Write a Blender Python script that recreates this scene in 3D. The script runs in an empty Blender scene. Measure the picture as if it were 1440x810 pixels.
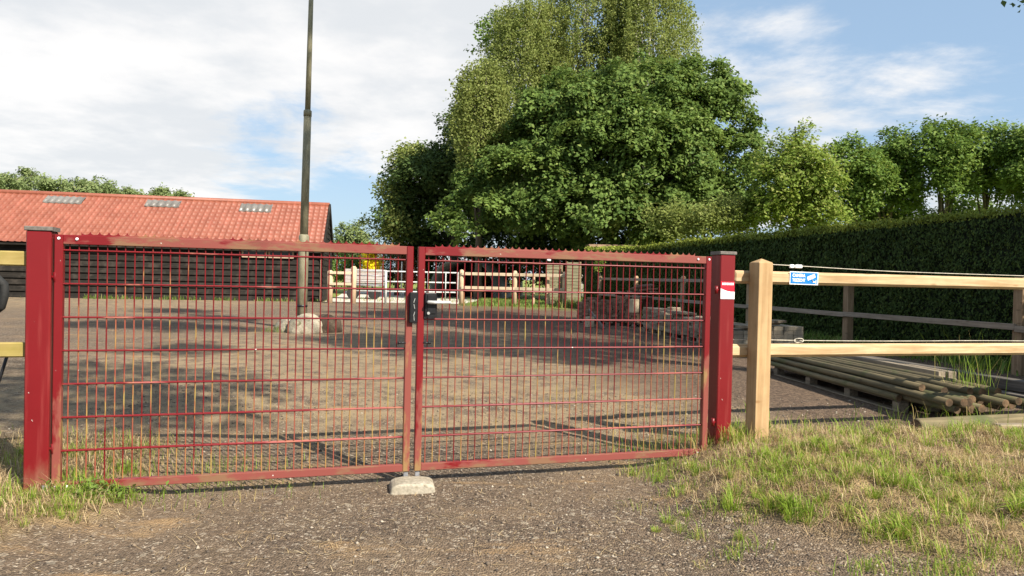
import bpy, math, random
import numpy as np
from mathutils import Vector, Matrix

random.seed(7)
rng = np.random.default_rng(11)
scene = bpy.context.scene
COL = scene.collection
PI = math.pi
R = math.radians

# ------------------------------------------------------------------ camera model
FOC, ROLL, PITCH, EYE = 1000.0, 0.022, 0.013, 1.35
CF = Vector((0, math.cos(PITCH), -math.sin(PITCH)))
CR0 = Vector((1, 0, 0))
CU0 = Vector((0, math.sin(PITCH), math.cos(PITCH)))
# picture leans clockwise: camera rolled counter-clockwise
CR = CR0 * math.cos(ROLL) + CU0 * math.sin(ROLL)
CU = -CR0 * math.sin(ROLL) + CU0 * math.cos(ROLL)


def ray(x, y):
    return CF * FOC + CR * (x - 720) + CU * (405 - y)


def gnd(x, y, z=0.0):
    d = ray(x, y)
    return Vector((0, 0, EYE)) + d * ((z - EYE) / d.z)


def at(x, y, Y):
    d = ray(x, y)
    return Vector((0, 0, EYE)) + d * (Y / d.y)


cam = bpy.data.cameras.new('camera')
camo = bpy.data.objects.new('camera', cam)
COL.objects.link(camo)
cam.sensor_width = 36.0
cam.lens = FOC / 1440 * 36
cam.clip_start = 0.05
cam.clip_end = 3000
m = Matrix((CR, CU, -CF)).transposed().to_4x4()
m.translation = Vector((0, 0, EYE))
camo.matrix_world = m
scene.camera = camo

# ------------------------------------------------------------------ numpy noise


def _h(ix, iy, seed):
    n = (ix * 374761393 + iy * 668265263 + seed * 974634779) & 0xffffffff
    n = ((n ^ (n >> 13)) * 1274126177) & 0xffffffff
    return ((n ^ (n >> 16)) & 0xffffff) / float(0xffffff)


def vnoise(x, y, seed=0):
    x = np.asarray(x, float); y = np.asarray(y, float)
    ix = np.floor(x).astype(np.int64); iy = np.floor(y).astype(np.int64)
    fx = x - ix; fy = y - iy
    fx = fx * fx * (3 - 2 * fx); fy = fy * fy * (3 - 2 * fy)
    a = _h(ix, iy, seed); b = _h(ix + 1, iy, seed)
    c = _h(ix, iy + 1, seed); d = _h(ix + 1, iy + 1, seed)
    return (a * (1 - fx) + b * fx) * (1 - fy) + (c * (1 - fx) + d * fx) * fy


def fbm(x, y, seed=0, octv=4):
    s = 0; a = .5; t = 0
    for k in range(octv):
        s = s + a * vnoise(x * 2 ** k, y * 2 ** k, seed + k * 17); t += a; a *= .5
    return s / t


def sst(a, b, x):
    t = np.clip((np.asarray(x, float) - a) / (b - a), 0, 1)
    return t * t * (3 - 2 * t)


# ------------------------------------------------------------------ materials
def newmat(name):
    mt = bpy.data.materials.new(name)
    mt.use_nodes = True
    nt = mt.node_tree
    bs = nt.nodes['Principled BSDF']
    return mt, nt, bs


def N(nt, typ, **kw):
    n = nt.nodes.new(typ)
    for k, v in kw.items():
        if k in n.inputs:
            n.inputs[k].default_value = v
        else:
            setattr(n, k, v)
    return n


def L(nt, a, b):
    nt.links.new(a, b)


def mixc(nt, fac, a, b, blend='MIX'):
    n = nt.nodes.new('ShaderNodeMix'); n.data_type = 'RGBA'; n.blend_type = blend
    for sock, v in ((0, fac), (6, a), (7, b)):
        if hasattr(v, 'links'):
            nt.links.new(v, n.inputs[sock])
        elif sock == 0:
            n.inputs[0].default_value = v
        else:
            n.inputs[sock].default_value = (*v, 1)
    return n.outputs[2]


def ramp(nt, src, lo, hi):
    n = nt.nodes.new('ShaderNodeMapRange'); n.clamp = True
    n.interpolation_type = 'SMOOTHSTEP'
    nt.links.new(src, n.inputs[0])
    n.inputs[1].default_value = lo; n.inputs[2].default_value = hi
    return n.outputs[0]


def math_(nt, op, a, b=None):
    n = nt.nodes.new('ShaderNodeMath'); n.operation = op
    for i, v in enumerate((a, b)):
        if v is None: continue
        if hasattr(v, 'links'): nt.links.new(v, n.inputs[i])
        else: n.inputs[i].default_value = v
    return n.outputs[0]


def coords(nt, scale=(1, 1, 1), world=False, rot=(0, 0, 0)):
    if world:
        src = nt.nodes.new('ShaderNodeNewGeometry').outputs['Position']
    else:
        src = nt.nodes.new('ShaderNodeTexCoord').outputs['Object']
    mp = nt.nodes.new('ShaderNodeMapping')
    mp.inputs['Scale'].default_value = scale
    mp.inputs['Rotation'].default_value = rot
    nt.links.new(src, mp.inputs['Vector'])
    return mp.outputs[0]


def noise(nt, vec, scale, detail=4, rough=.55, out=0, dist=0):
    n = nt.nodes.new('ShaderNodeTexNoise')
    n.inputs['Scale'].default_value = scale
    n.inputs['Detail'].default_value = detail
    n.inputs['Roughness'].default_value = rough
    n.inputs['Distortion'].default_value = dist
    nt.links.new(vec, n.inputs['Vector'])
    return n.outputs[out]


def bump(nt, bs, h, strength=.3, dist=.01):
    b = nt.nodes.new('ShaderNodeBump')
    b.inputs['Strength'].default_value = strength
    b.inputs['Distance'].default_value = dist
    nt.links.new(h, b.inputs['Height'])
    nt.links.new(b.outputs[0], bs.inputs['Normal'])


def mat_speckle(name, c1, c2, c3=None, s1=4, s2=40, rough=.8, bstr=.3, bdist=.01, scale=(1, 1, 1),
                rnd=0.0, world=False, metal=0, lo=.35, hi=.65, c3lo=.58, c3hi=.7):
    """two tone noise + third colour in patches + per-object value jitter"""
    mt, nt, bs = newmat(name)
    v = coords(nt, scale, world)
    n1 = noise(nt, v, s1); n2 = noise(nt, v, s2, 6)
    c = mixc(nt, ramp(nt, n1, lo, hi), c1, c2)
    if c3 is not None:
        n3 = noise(nt, v, s1 * 2.3, 5, .6)
        c = mixc(nt, ramp(nt, n3, c3lo, c3hi), c, c3)
    g = ramp(nt, n2, .2, .8)
    val = math_(nt, 'ADD', math_(nt, 'MULTIPLY', g, .5), .75)
    if rnd:
        oi = nt.nodes.new('ShaderNodeObjectInfo').outputs['Random']
        val = math_(nt, 'MULTIPLY', val, math_(nt, 'ADD', math_(nt, 'MULTIPLY', oi, 2 * rnd), 1 - rnd))
    hs = nt.nodes.new('ShaderNodeHueSaturation')
    L(nt, c, hs.inputs['Color']); L(nt, val, hs.inputs['Value'])
    L(nt, hs.outputs[0], bs.inputs['Base Color'])
    bs.inputs['Roughness'].default_value = rough
    bs.inputs['Metallic'].default_value = metal
    bs.inputs['Specular IOR Level'].default_value = .3
    bump(nt, bs, n2, bstr, bdist)
    return mt


def mat_wood(name, c1, c2, knot=None, grain=(3, 40, 40), rough=.75, stain=None, rnd=.12, bstr=.25, green=0.0):
    """wood grain running along local X (grain gives the stretch)"""
    mt, nt, bs = newmat(name)
    v = coords(nt, grain)
    n1 = noise(nt, v, 1.0, 6, .6, dist=.6)
    c = mixc(nt, ramp(nt, n1, .3, .7), c1, c2)
    v2 = coords(nt, (1, 1, 1))
    if knot is not None:
        vo = nt.nodes.new('ShaderNodeTexVoronoi'); vo.inputs['Scale'].default_value = 1.0
        mp = coords(nt, (2.6, 9, 9)); L(nt, mp, vo.inputs['Vector'])
        k = ramp(nt, vo.outputs['Distance'], .17, .05)
        c = mixc(nt, math_(nt, 'MULTIPLY', k, .75), c, knot)
    n3 = noise(nt, v2, 2.2, 5, .6)
    if stain is not None:
        c = mixc(nt, math_(nt, 'MULTIPLY', ramp(nt, n3, .48, .68), .8), c, stain)
    oi = nt.nodes.new('ShaderNodeObjectInfo').outputs['Random']
    val = math_(nt, 'ADD', math_(nt, 'MULTIPLY', oi, 2 * rnd), 1 - rnd)
    n4 = noise(nt, v2, 7, 4)
    val = math_(nt, 'MULTIPLY', val, math_(nt, 'ADD', math_(nt, 'MULTIPLY', n4, .5), .75))
    hs = nt.nodes.new('ShaderNodeHueSaturation')
    L(nt, c, hs.inputs['Color']); L(nt, val, hs.inputs['Value'])
    L(nt, hs.outputs[0], bs.inputs['Base Color'])
    bs.inputs['Roughness'].default_value = rough
    bs.inputs['Specular IOR Level'].default_value = .14
    bump(nt, bs, n1, bstr, .004)
    return mt


def mat_plain(name, c, rough=.5, metal=0, spec=.4, var=.15):
    return mat_speckle(name, tuple(x * (1 - var) for x in c), tuple(min(1, x * (1 + var)) for x in c), None, 6, 60, rough, .08, .002, metal=metal)


def mat_leaf(name, dark, light, third=None, trans=.3, rough=.68):
    mt, nt, bs = newmat(name)
    at_ = nt.nodes.new('ShaderNodeAttribute'); at_.attribute_name = 'tint'
    sp = nt.nodes.new('ShaderNodeSeparateColor'); L(nt, at_.outputs['Color'], sp.inputs[0])
    c = mixc(nt, sp.outputs[0], dark, light)
    if third is not None:
        c = mixc(nt, sp.outputs[1], c, third)
    L(nt, c, bs.inputs['Base Color'])
    bs.inputs['Roughness'].default_value = rough
    bs.inputs['Specular IOR Level'].default_value = .2
    tr = nt.nodes.new('ShaderNodeBsdfTranslucent')
    hs = nt.nodes.new('ShaderNodeHueSaturation'); hs.inputs['Value'].default_value = 1.3
    hs.inputs['Hue'].default_value = .485
    L(nt, c, hs.inputs['Color']); L(nt, hs.outputs[0], tr.inputs['Color'])
    mx = nt.nodes.new('ShaderNodeMixShader'); mx.inputs[0].default_value = trans
    L(nt, bs.outputs[0], mx.inputs[1]); L(nt, tr.outputs[0], mx.inputs[2])
    L(nt, mx.outputs[0], nt.nodes['Material Output'].inputs['Surface'])
    return mt


def mat_red_paint(name, wear=.5, scale=(2.2, 2.2, 5), zg=0.0, dirt=False, fade=(.21, .056, .040), algae=(.24, .15, .055)):
    mt, nt, bs = newmat(name)
    v = coords(nt, scale); v1 = coords(nt, (1, 1, 1))
    n1 = noise(nt, v, 1.0, 6, .62)
    n2 = noise(nt, v, 2.7, 6, .65)
    nl = noise(nt, v1, .9, 2)
    red = mixc(nt, noise(nt, v1, 3), (.130, .004, .006), (.178, .007, .0105))
    nb = math_(nt, 'ADD', math_(nt, 'MULTIPLY', n1, .6), math_(nt, 'MULTIPLY', nl, .55))
    if zg:
        sz_ = nt.nodes.new('ShaderNodeSeparateXYZ'); L(nt, v1, sz_.inputs[0])
        nb = math_(nt, 'ADD', nb, math_(nt, 'MULTIPLY', math_(nt, 'SUBTRACT', .75, sz_.outputs[2]), zg))
    f1 = ramp(nt, nb, .70 - wear * .2, .735 - wear * .2)
    c = mixc(nt, math_(nt, 'MULTIPLY', f1, .8), red, fade)
    f2 = math_(nt, 'MULTIPLY', ramp(nt, n2, .48, .6), f1)
    c = mixc(nt, math_(nt, 'MULTIPLY', f2, .85), c, algae)
    if dirt:
        sd_ = nt.nodes.new('ShaderNodeSeparateXYZ'); L(nt, v1, sd_.inputs[0])
        hz = math_(nt, 'ADD', math_(nt, 'MULTIPLY', sd_.outputs[2], -1.6), math_(nt, 'MULTIPLY', noise(nt, coords(nt, (9, 9, 3)), 1, 6, .7), 1.1))
        c = mixc(nt, math_(nt, 'MULTIPLY', ramp(nt, hz, .12, .75), .6), c, (.24, .165, .10))
        c = mixc(nt, math_(nt, 'MULTIPLY', ramp(nt, noise(nt, coords(nt, (14, 14, .8)), 1, 5, .6), .52, .75), .35), c, (.36, .09, .075))
    n5 = noise(nt, v1, 34, 3)
    c = mixc(nt, ramp(nt, n5, .74, .78), c, (.55, .5, .45))
    L(nt, c, bs.inputs['Base Color'])
    rr = math_(nt, 'ADD', math_(nt, 'MULTIPLY', f1, .35), .38)
    L(nt, rr, bs.inputs['Roughness'])
    bs.inputs['Specular IOR Level'].default_value = .4
    bump(nt, bs, n2, .08, .002)
    return mt


M = {}
M['red'] = mat_red_paint('red_paint_stile', .60, (4, 4, 1.1), .17)
M['red_rail'] = mat_red_paint('red_paint_rail', .95, (1.3, 4, 4), 0, False, (.205, .056, .042), (.18, .10, .05))
M['red_post'] = mat_red_paint('red_paint_post', .0, dirt=True)
M['red_panel'] = mat_red_paint('red_paint_wire', .70, (26, 26, 1.7), .13, False, (.28, .07, .04), (.34, .265, .065))
M['red_wire_h'] = mat_red_paint('red_paint_cross_wire', .42, (1.5, 9, 9), 0, False, (.33, .10, .085), (.30, .12, .07))
M['red_comb'] = mat_red_paint('red_paint_comb', .85, (1.3, 4, 4))
M['cap'] = mat_plain('grey_plastic', (.14, .125, .11), .6)
M['black'] = mat_plain('black_plastic', (.014, .014, .016), .35)
M['chrome'] = mat_plain('bare_metal', (.55, .54, .52), .35, .6)
M['zinc'] = mat_plain('galvanised_steel', (.32, .32, .33), .45, .5)
M['white_metal'] = mat_plain('white_painted_steel', (.52, .52, .50), .4)
M['pine'] = mat_wood('fresh_pine', (.36, .24, .125), (.54, .40, .24), (.22, .12, .05), grain=(1.6, 26, 26), rnd=.05)
M['pine_v'] = mat_wood('fresh_pine_post', (.34, .215, .105), (.44, .30, .16), (.25, .13, .05), grain=(26, 26, 1.6), rnd=.05)
M['pine_green'] = mat_wood('pine_with_algae', (.27, .20, .06), (.34, .26, .10), (.20, .13, .04), grain=(1.6, 26, 26), stain=(.22, .20, .04), rnd=.05)
M['oldrail'] = mat_wood('weathered_rail', (.21, .165, .125), (.33, .27, .21), (.14, .1, .07), grain=(1.6, 30, 30))
M['oldpost'] = mat_wood('weathered_post', (.24, .155, .09), (.36, .25, .155), (.15, .1, .06), grain=(30, 30, 1.8), rnd=.18)
M['farrail'] = mat_wood('pale_rail', (.44, .34, .22), (.55, .45, .32), None, grain=(1.6, 30, 30))
M['farpost'] = mat_wood('pale_post', (.46, .32, .20), (.58, .43, .29), None, grain=(30, 30, 1.8))
M['barnwood'] = mat_wood('black_weatherboard', (.010, .0085, .007), (.024, .020, .016), None, grain=(1.2, 20, 20), stain=(.045, .037, .030), rnd=.05)
M['barnframe'] = mat_wood('barn_window_frame', (.36, .25, .17), (.44, .33, .24), None)
M['pallet'] = mat_wood('pallet_wood', (.15, .12, .085), (.27, .22, .16), (.1, .08, .05), grain=(2, 30, 30), rnd=.2)
M['pole_wood'] = mat_wood('round_pole_wood', (.085, .070, .04), (.165, .132, .076), (.055, .04, .024), grain=(1.2, 30, 30), stain=(.075, .088, .035), rnd=.22)
M['pole_end'] = mat_speckle('cut_pole_end', (.055, .035, .018), (.13, .08, .042), (.11, .045, .02), 14, 60, .8, rnd=.3)
M['sleeper'] = mat_wood('grey_beam', (.075, .065, .055), (.16, .14, .12), None, grain=(1.4, 30, 30), rnd=.25)
M['screen'] = mat_wood('screen_wood', (.17, .155, .09), (.28, .25, .16), None, grain=(2, 30, 30), rnd=.1)
M['brick_red'] = mat_speckle('red_brick', (.14, .075, .045), (.22, .125, .08), (.19, .155, .115), 6, 60, .9, .4, .004, rnd=.4)
M['brick_grey'] = mat_speckle('grey_paver', (.19, .16, .115), (.28, .24, .18), (.13, .125, .07), 5, 70, .9, .4, .004, rnd=.22)
M['slab'] = mat_speckle('grey_slab', (.16, .125, .085), (.31, .255, .185), (.11, .095, .055), 4, 60, .9, .4, .004, rnd=.3)
M['tanblock'] = mat_speckle('tan_block', (.36, .28, .18), (.46, .37, .25), None, 4, 60, .9, .4, .004, rnd=.1)
M['stone'] = mat_speckle('boulder_stone', (.23, .20, .145), (.34, .30, .225), (.12, .11, .06), 3, 26, .9, .6, .02, c3lo=.55, c3hi=.7)
M['stone_dark'] = mat_speckle('dark_boulder', (.028, .019, .012), (.062, .044, .029), (.10, .078, .055), 4, 26, .9, .6, .02)
M['stop'] = mat_speckle('concrete_stop', (.27, .235, .175), (.36, .32, .25), (.20, .165, .11), 6, 50, .9, .4, .006)
M['concrete'] = mat_speckle('pale_concrete', (.46, .42, .35), (.56, .52, .44), (.38, .33, .26), .8, 12, .9, .2, .01, world=True)
M['lamp_pole'] = mat_speckle('weathered_pole_metal', (.17, .155, .10), (.26, .235, .155), (.24, .25, .19), 2, 20, .6, .1, .004, scale=(5, 5, 1))
M['tarp'] = mat_speckle('grey_tarpaulin', (.16, .165, .15), (.22, .22, .20), None, 3, 20, .6, .1, .01)
M['rope'] = mat_plain('white_rope', (.50, .46, .38), .8)
M['bark'] = mat_speckle('bark', (.055, .045, .035), (.12, .10, .08), None, 3, 14, .95, .8, .03, scale=(1, 1, .3))
M['birchbark'] = mat_speckle('birch_bark', (.42, .39, .34), (.58, .55, .50), (.09, .08, .07), 2, 14, .9, .5, .02, scale=(.6, .6, 2.4))
M['trailer'] = mat_speckle('pale_board', (.36, .32, .30), (.45, .41, .38), (.27, .24, .22), 1, 14, .7, .1, .01)
M['rubber'] = mat_plain('black_rubber', (.02, .02, .02), .75)
M['sign_blue'] = mat_plain('sign_blue', (.012, .17, .56), .4, var=.04)
M['sign_white'] = mat_plain('sign_white', (.80, .80, .80), .45, var=.02)
M['shedroof'] = mat_speckle('brown_shed_roof', (.16, .10, .065), (.24, .16, .10), None, 3, 20, .9)
M['shedwall'] = mat_speckle('dark_shed_wall', (.05, .04, .03), (.09, .07, .05), None, 3, 20, .9)
M['skylight'] = mat_speckle('clear_roof_sheet', (.13, .118, .105), (.17, .158, .145), (.10, .092, .082), 1.5, 20, .3)
M['glass'] = mat_plain('dark_glass', (.02, .022, .025), .1)
M['sticker_red'] = mat_plain('sticker_red', (.42, .012, .03), .5, var=.05)

# roof tiles
mt, nt, bs = newmat('red_roof_tiles')
v = coords(nt, (1, 1, 1))
c = mixc(nt, ramp(nt, noise(nt, v, 1.2, 5), .35, .65), (.20, .057, .030), (.24, .075, .042))
c = mixc(nt, math_(nt, 'MULTIPLY', ramp(nt, noise(nt, coords(nt, (4, .5, .5)), 1.5, 5), .5, .72), .35), c, (.40, .12, .08))
L(nt, c, bs.inputs['Base Color']); bs.inputs['Roughness'].default_value = .55
M['roof'] = mt

# leaves
M['lf_maple'] = mat_leaf('maple_leaves', (.052, .100, .018), (.16, .235, .052), (.26, .31, .085), .32)
M['lf_dark'] = mat_leaf('dark_leaves', (.038, .070, .018), (.10, .15, .040), (.17, .21, .065), .25)
M['lf_birch'] = mat_leaf('birch_leaves', (.14, .18, .040), (.25, .29, .080), (.34, .35, .13), .38)
M['lf_willow'] = mat_leaf('light_leaves', (.12, .19, .025), (.235, .31, .055), (.34, .34, .11), .38)
M['lf_oak'] = mat_leaf('treeline_leaves', (.065, .125, .020), (.16, .24, .042), (.24, .29, .07), .32)
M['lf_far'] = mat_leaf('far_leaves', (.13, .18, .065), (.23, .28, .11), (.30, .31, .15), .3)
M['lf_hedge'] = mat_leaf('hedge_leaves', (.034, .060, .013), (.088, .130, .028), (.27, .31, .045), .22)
M['lf_yellow'] = mat_leaf('yellow_blossom', (.78, .66, .015), (.85, .72, .03), (.3, .33, .03), .35)
M['lf_bush'] = mat_leaf('bright_bush', (.09, .17, .035), (.17, .26, .06), (.22, .27, .09), .33)
M['lf_red'] = mat_leaf('reddish_bush', (.20, .075, .035), (.30, .13, .06), (.2, .2, .05), .3)
M['grass'] = mat_leaf('grass_blades', (.14, .22, .022), (.26, .38, .045), (.48, .36, .15), .38, .6)
M['weed'] = mat_leaf('weed_leaves', (.09, .16, .028), (.17, .25, .05), (.30, .28, .11), .33)
M['straw'] = mat_leaf('dry_straw', (.27, .185, .09), (.48, .36, .20), (.60, .49, .30), .15, .7)
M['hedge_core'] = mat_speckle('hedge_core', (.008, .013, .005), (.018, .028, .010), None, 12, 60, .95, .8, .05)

# gravel pebbles
mt, nt, bs = newmat('pebbles')
oi = nt.nodes.new('ShaderNodeAttribute'); oi.attribute_name = 'tint'
sp = nt.nodes.new('ShaderNodeSeparateColor'); L(nt, oi.outputs['Color'], sp.inputs[0])
c = mixc(nt, sp.outputs[0], (.055, .042, .032), (.20, .15, .105))
c = mixc(nt, sp.outputs[1], c, (.42, .36, .28))
L(nt, c, bs.inputs['Base Color']); bs.inputs['Roughness'].default_value = .9
M['pebbles'] = mt

# ground
mt, nt, bs = newmat('ground')
v = coords(nt, (1, 1, 1), True)
za = nt.nodes.new('ShaderNodeAttribute'); za.attribute_name = 'zone'
zs = nt.nodes.new('ShaderNodeSeparateColor'); L(nt, za.outputs['Color'], zs.inputs[0])


def voro(scale, out):
    vo = nt.nodes.new('ShaderNodeTexVoronoi'); vo.inputs['Scale'].default_value = scale
    L(nt, v, vo.inputs['Vector']); return vo.outputs[out]


st = voro(85, 'Color'); stS = nt.nodes.new('ShaderNodeSeparateColor'); L(nt, st, stS.inputs[0])
st2 = voro(34, 'Color'); stS2 = nt.nodes.new('ShaderNodeSeparateColor'); L(nt, st2, stS2.inputs[0])
stone = mixc(nt, stS.outputs[0], (.060, .043, .032), (.205, .150, .106))
stone = mixc(nt, ramp(nt, stS.outputs[1], .90, .95), stone, (.36, .30, .23))
stone = mixc(nt, ramp(nt, stS2.outputs[1], .955, .975), stone, (.30, .25, .19))
stone = mixc(nt, math_(nt, 'MULTIPLY', ramp(nt, stS2.outputs[0], .80, .86), .4), stone, (.034, .028, .024))
bign = noise(nt, v, .55, 5, .6)
stone = mixc(nt, math_(nt, 'MULTIPLY', ramp(nt, bign, .42, .62), .5), stone, (.225, .158, .10))
ln = noise(nt, coords(nt, (.5, 1.6, 1), True), 1.6, 6, .7)
stone = mixc(nt, math_(nt, 'MULTIPLY', ramp(nt, ln, .54, .68), .6), stone, (.40, .255, .125))
lit = math_(nt, 'MULTIPLY', za.outputs['Alpha'], ramp(nt, noise(nt, v, 3.2, 6, .7), .36, .60))  # straw litter mask, also lightening the sunlit yard by colour
litc = mixc(nt, noise(nt, v, 60, 4, .7), (.21, .15, .09), (.48, .37, .22))
stone = mixc(nt, math_(nt, 'MULTIPLY', lit, .72), stone, litc)
fine = noise(nt, v, 150, 2)
soil = mixc(nt, ramp(nt, noise(nt, v, 7, 6, .65), .35, .65), (.13, .085, .045), (.30, .215, .115))
soil = mixc(nt, ramp(nt, noise(nt, v, 2.2, 5, .65), .56, .70), soil, (.085, .058, .036))
grass_c = mixc(nt, ramp(nt, noise(nt, v, 3, 6, .65), .35, .65), (.12, .17, .035), (.27, .29, .08))
chips = mixc(nt, stS2.outputs[2], (.06, .04, .029), (.19, .13, .088))
c = mixc(nt, zs.outputs[2], stone, chips)
c = mixc(nt, zs.outputs[0], c, soil)
c = mixc(nt, zs.outputs[1], c, grass_c)
hs = nt.nodes.new('ShaderNodeHueSaturation'); L(nt, c, hs.inputs['Color'])
L(nt, math_(nt, 'ADD', math_(nt, 'MULTIPLY', fine, .8), .6), hs.inputs['Value'])
L(nt, hs.outputs[0], bs.inputs['Base Color'])
bs.inputs['Roughness'].default_value = .95; bs.inputs['Specular IOR Level'].default_value = .15
hgt = math_(nt, 'ADD', math_(nt, 'MULTIPLY', voro(85, 'Distance'), -1.0), math_(nt, 'MULTIPLY', noise(nt, v, 45, 5, .7), 1.0))
bump(nt, bs, hgt, .75, .02)
M['ground'] = mt


# ------------------------------------------------------------------ object helpers
def tag(o, label=None, cat=None, group=None, kind=None):
    if label: o['label'] = label
    if cat: o['category'] = cat
    if group: o['group'] = group
    if kind: o['kind'] = kind
    return o


def thing(name, label, cat, loc=(0, 0, 0), rotz=0, group=None):
    o = bpy.data.objects.new(name, None); COL.objects.link(o)
    o.location = loc; o.rotation_euler = (0, 0, rotz)
    o.empty_display_size = .1
    return tag(o, label, cat, group)


class MB:
    def __init__(s):
        s.v = []; s.f = []; s.sm = []; s.mi = []

    def add(s, vs, fs, smooth=False, mi=0):
        b = len(s.v); s.v += [tuple(x) for x in vs]
        s.f += [tuple(i + b for i in f) for f in fs]
        s.sm += [smooth] * len(fs); s.mi += [mi] * len(fs)
        return s

    def box(s, c, d, rot=None, ch=0.0, mi=0):
        """box centre c, size d, optional chamfer of the edges along its longest axis"""
        c = Vector(c); ax = max(range(3), key=lambda i: d[i])
        o = [i for i in range(3) if i != ax]
        p0 = Vector((0, 0, 0)); p0[ax] = -d[ax] / 2
        w, h = d[o[0]] / 2, d[o[1]] / 2
        k = min(ch, w * .9, h * .9)
        if k > 0:
            sec = [(-w + k, -h), (w - k, -h), (w, -h + k), (w, h - k), (w - k, h), (-w + k, h), (-w, h - k), (-w, -h + k)]
        else:
            sec = [(-w, -h), (w, -h), (w, h), (-w, h)]
        n = len(sec); vs = []
        rings = [(-d[ax] / 2, 1.0), (d[ax] / 2, 1.0)]
        if k > 0:
            e = k * .7
            rings = [(-d[ax] / 2, 1 - e / max(w, h)), (-d[ax] / 2 + e, 1), (d[ax] / 2 - e, 1), (d[ax] / 2, 1 - e / max(w, h))]
        for t, sc in rings:
            for a, b in sec:
                p = Vector((0, 0, 0)); p[ax] = t; p[o[0]] = a * sc; p[o[1]] = b * sc
                if rot is not None: p = rot @ p
                vs.append(p + c)
        fs = []
        for r_ in range(len(rings) - 1):
            for i in range(n):
                j = (i + 1) % n
                fs.append((r_ * n + i, r_ * n + j, r_ * n + n + j, r_ * n + n + i))
        fs.append(tuple(range(n))[::-1]); fs.append(tuple(range((len(rings) - 1) * n, len(rings) * n)))
        if ax == 1: fs = [f[::-1] for f in fs]
        return s.add(vs, fs, False, mi)

    def beam(s, p0, p1, w, h, ch=0.0, mi=0, up=(0, 0, 1)):
        """beam p0->p1: w sideways, h along 'up'"""
        p0 = Vector(p0); p1 = Vector(p1); d = p1 - p0; x = d.normalized()
        y = Vector(up).cross(x).normalized(); z = x.cross(y)
        rot = Matrix((x, y, z)).transposed()
        ln = d.length
        ww, hh = w / 2, h / 2; k = ch
        sec = [(-ww + k, -hh), (ww - k, -hh), (ww, -hh + k), (ww, hh - k), (ww - k, hh), (-ww + k, hh), (-ww, hh - k), (-ww, -hh + k)] if k > 0 else [(-ww, -hh), (ww, -hh), (ww, hh), (-ww, hh)]
        n = len(sec)
        rings = [(0, 1.), (ln, 1.)] if k <= 0 else [(0, 1 - .6 * k / max(ww, hh)), (k * .6, 1.), (ln - k * .6, 1.), (ln, 1 - .6 * k / max(ww, hh))]
        vs = [p0 + rot @ Vector((t, a * sc, b * sc)) for t, sc in rings for a, b in sec]
        fs = []
        for r_ in range(len(rings) - 1):
            for i in range(n):
                j = (i + 1) % n
                fs.append((r_ * n + i, r_ * n + n + i, r_ * n + n + j, r_ * n + j)[::-1])
        fs.append(tuple(range(n))[::-1]); fs.append(tuple(range((len(rings) - 1) * n, len(rings) * n)))
        return s.add(vs, fs, False, mi)

    def tube(s, pts, rad, seg=8, caps=True, mi=0, capmi=None, smooth=True):
        pts = [Vector(p) for p in pts]
        if not hasattr(rad, '__len__'): rad = [rad] * len(pts)
        vs = []; prev = None
        for i, p in enumerate(pts):
            d = (pts[min(i + 1, len(pts) - 1)] - pts[max(i - 1, 0)]).normalized()
            a = prev if prev is not None else (Vector((0, 0, 1)) if abs(d.z) < .9 else Vector((1, 0, 0)))
            u = (a - d * a.dot(d)).normalized(); w = d.cross(u); prev = u
            for k in range(seg):
                t = 2 * PI * k / seg
                vs.append(p + (u * math.cos(t) + w * math.sin(t)) * rad[i])
        fs = []
        for i in range(len(pts) - 1):
            for k in range(seg):
                j = (k + 1) % seg
                fs.append((i * seg + k, i * seg + j, (i + 1) * seg + j, (i + 1) * seg + k))
        s.add(vs, fs, smooth, mi)
        if caps:
            b = len(s.v) - len(vs); cm = mi if capmi is None else capmi
            s.f.append(tuple(b + k for k in range(seg))[::-1]); s.sm.append(False); s.mi.append(cm)
            s.f.append(tuple(b + (len(pts) - 1) * seg + k for k in range(seg))); s.sm.append(False); s.mi.append(cm)
        return s

    def prism(s, poly, axis0, axis1, ext, thick, mi=0, origin=(0, 0, 0)):
        """2-D outline poly in plane (axis0, axis1) extruded by thick along ext (centred)"""
        a = Vector(axis0); b = Vector(axis1); e = Vector(ext).normalized() * thick / 2; o = Vector(origin)
        n = len(poly)
        vs = [o + a * p + b * q - e for p, q in poly] + [o + a * p + b * q + e for p, q in poly]
        fs = [tuple(range(n))[::-1], tuple(range(n, 2 * n))] + [(i, (i + 1) % n, n + (i + 1) % n, n + i) for i in range(n)]
        return s.add(vs, fs, False, mi)

    def build(s, name, mats, parent=None, loc=None, rotz=0):
        me = bpy.data.meshes.new(name)
        me.from_pydata(s.v, [], s.f)
        me.polygons.foreach_set('use_smooth', s.sm)
        if not isinstance(mats, (list, tuple)): mats = [mats]
        for m_ in mats: me.materials.append(m_)
        if len(mats) > 1: me.polygons.foreach_set('material_index', s.mi)
        me.update()
        o = bpy.data.objects.new(name, me); COL.objects.link(o)
        if parent is not None: o.parent = parent
        if loc is not None: o.location = loc
        o.rotation_euler = (0, 0, rotz)
        return o


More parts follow.
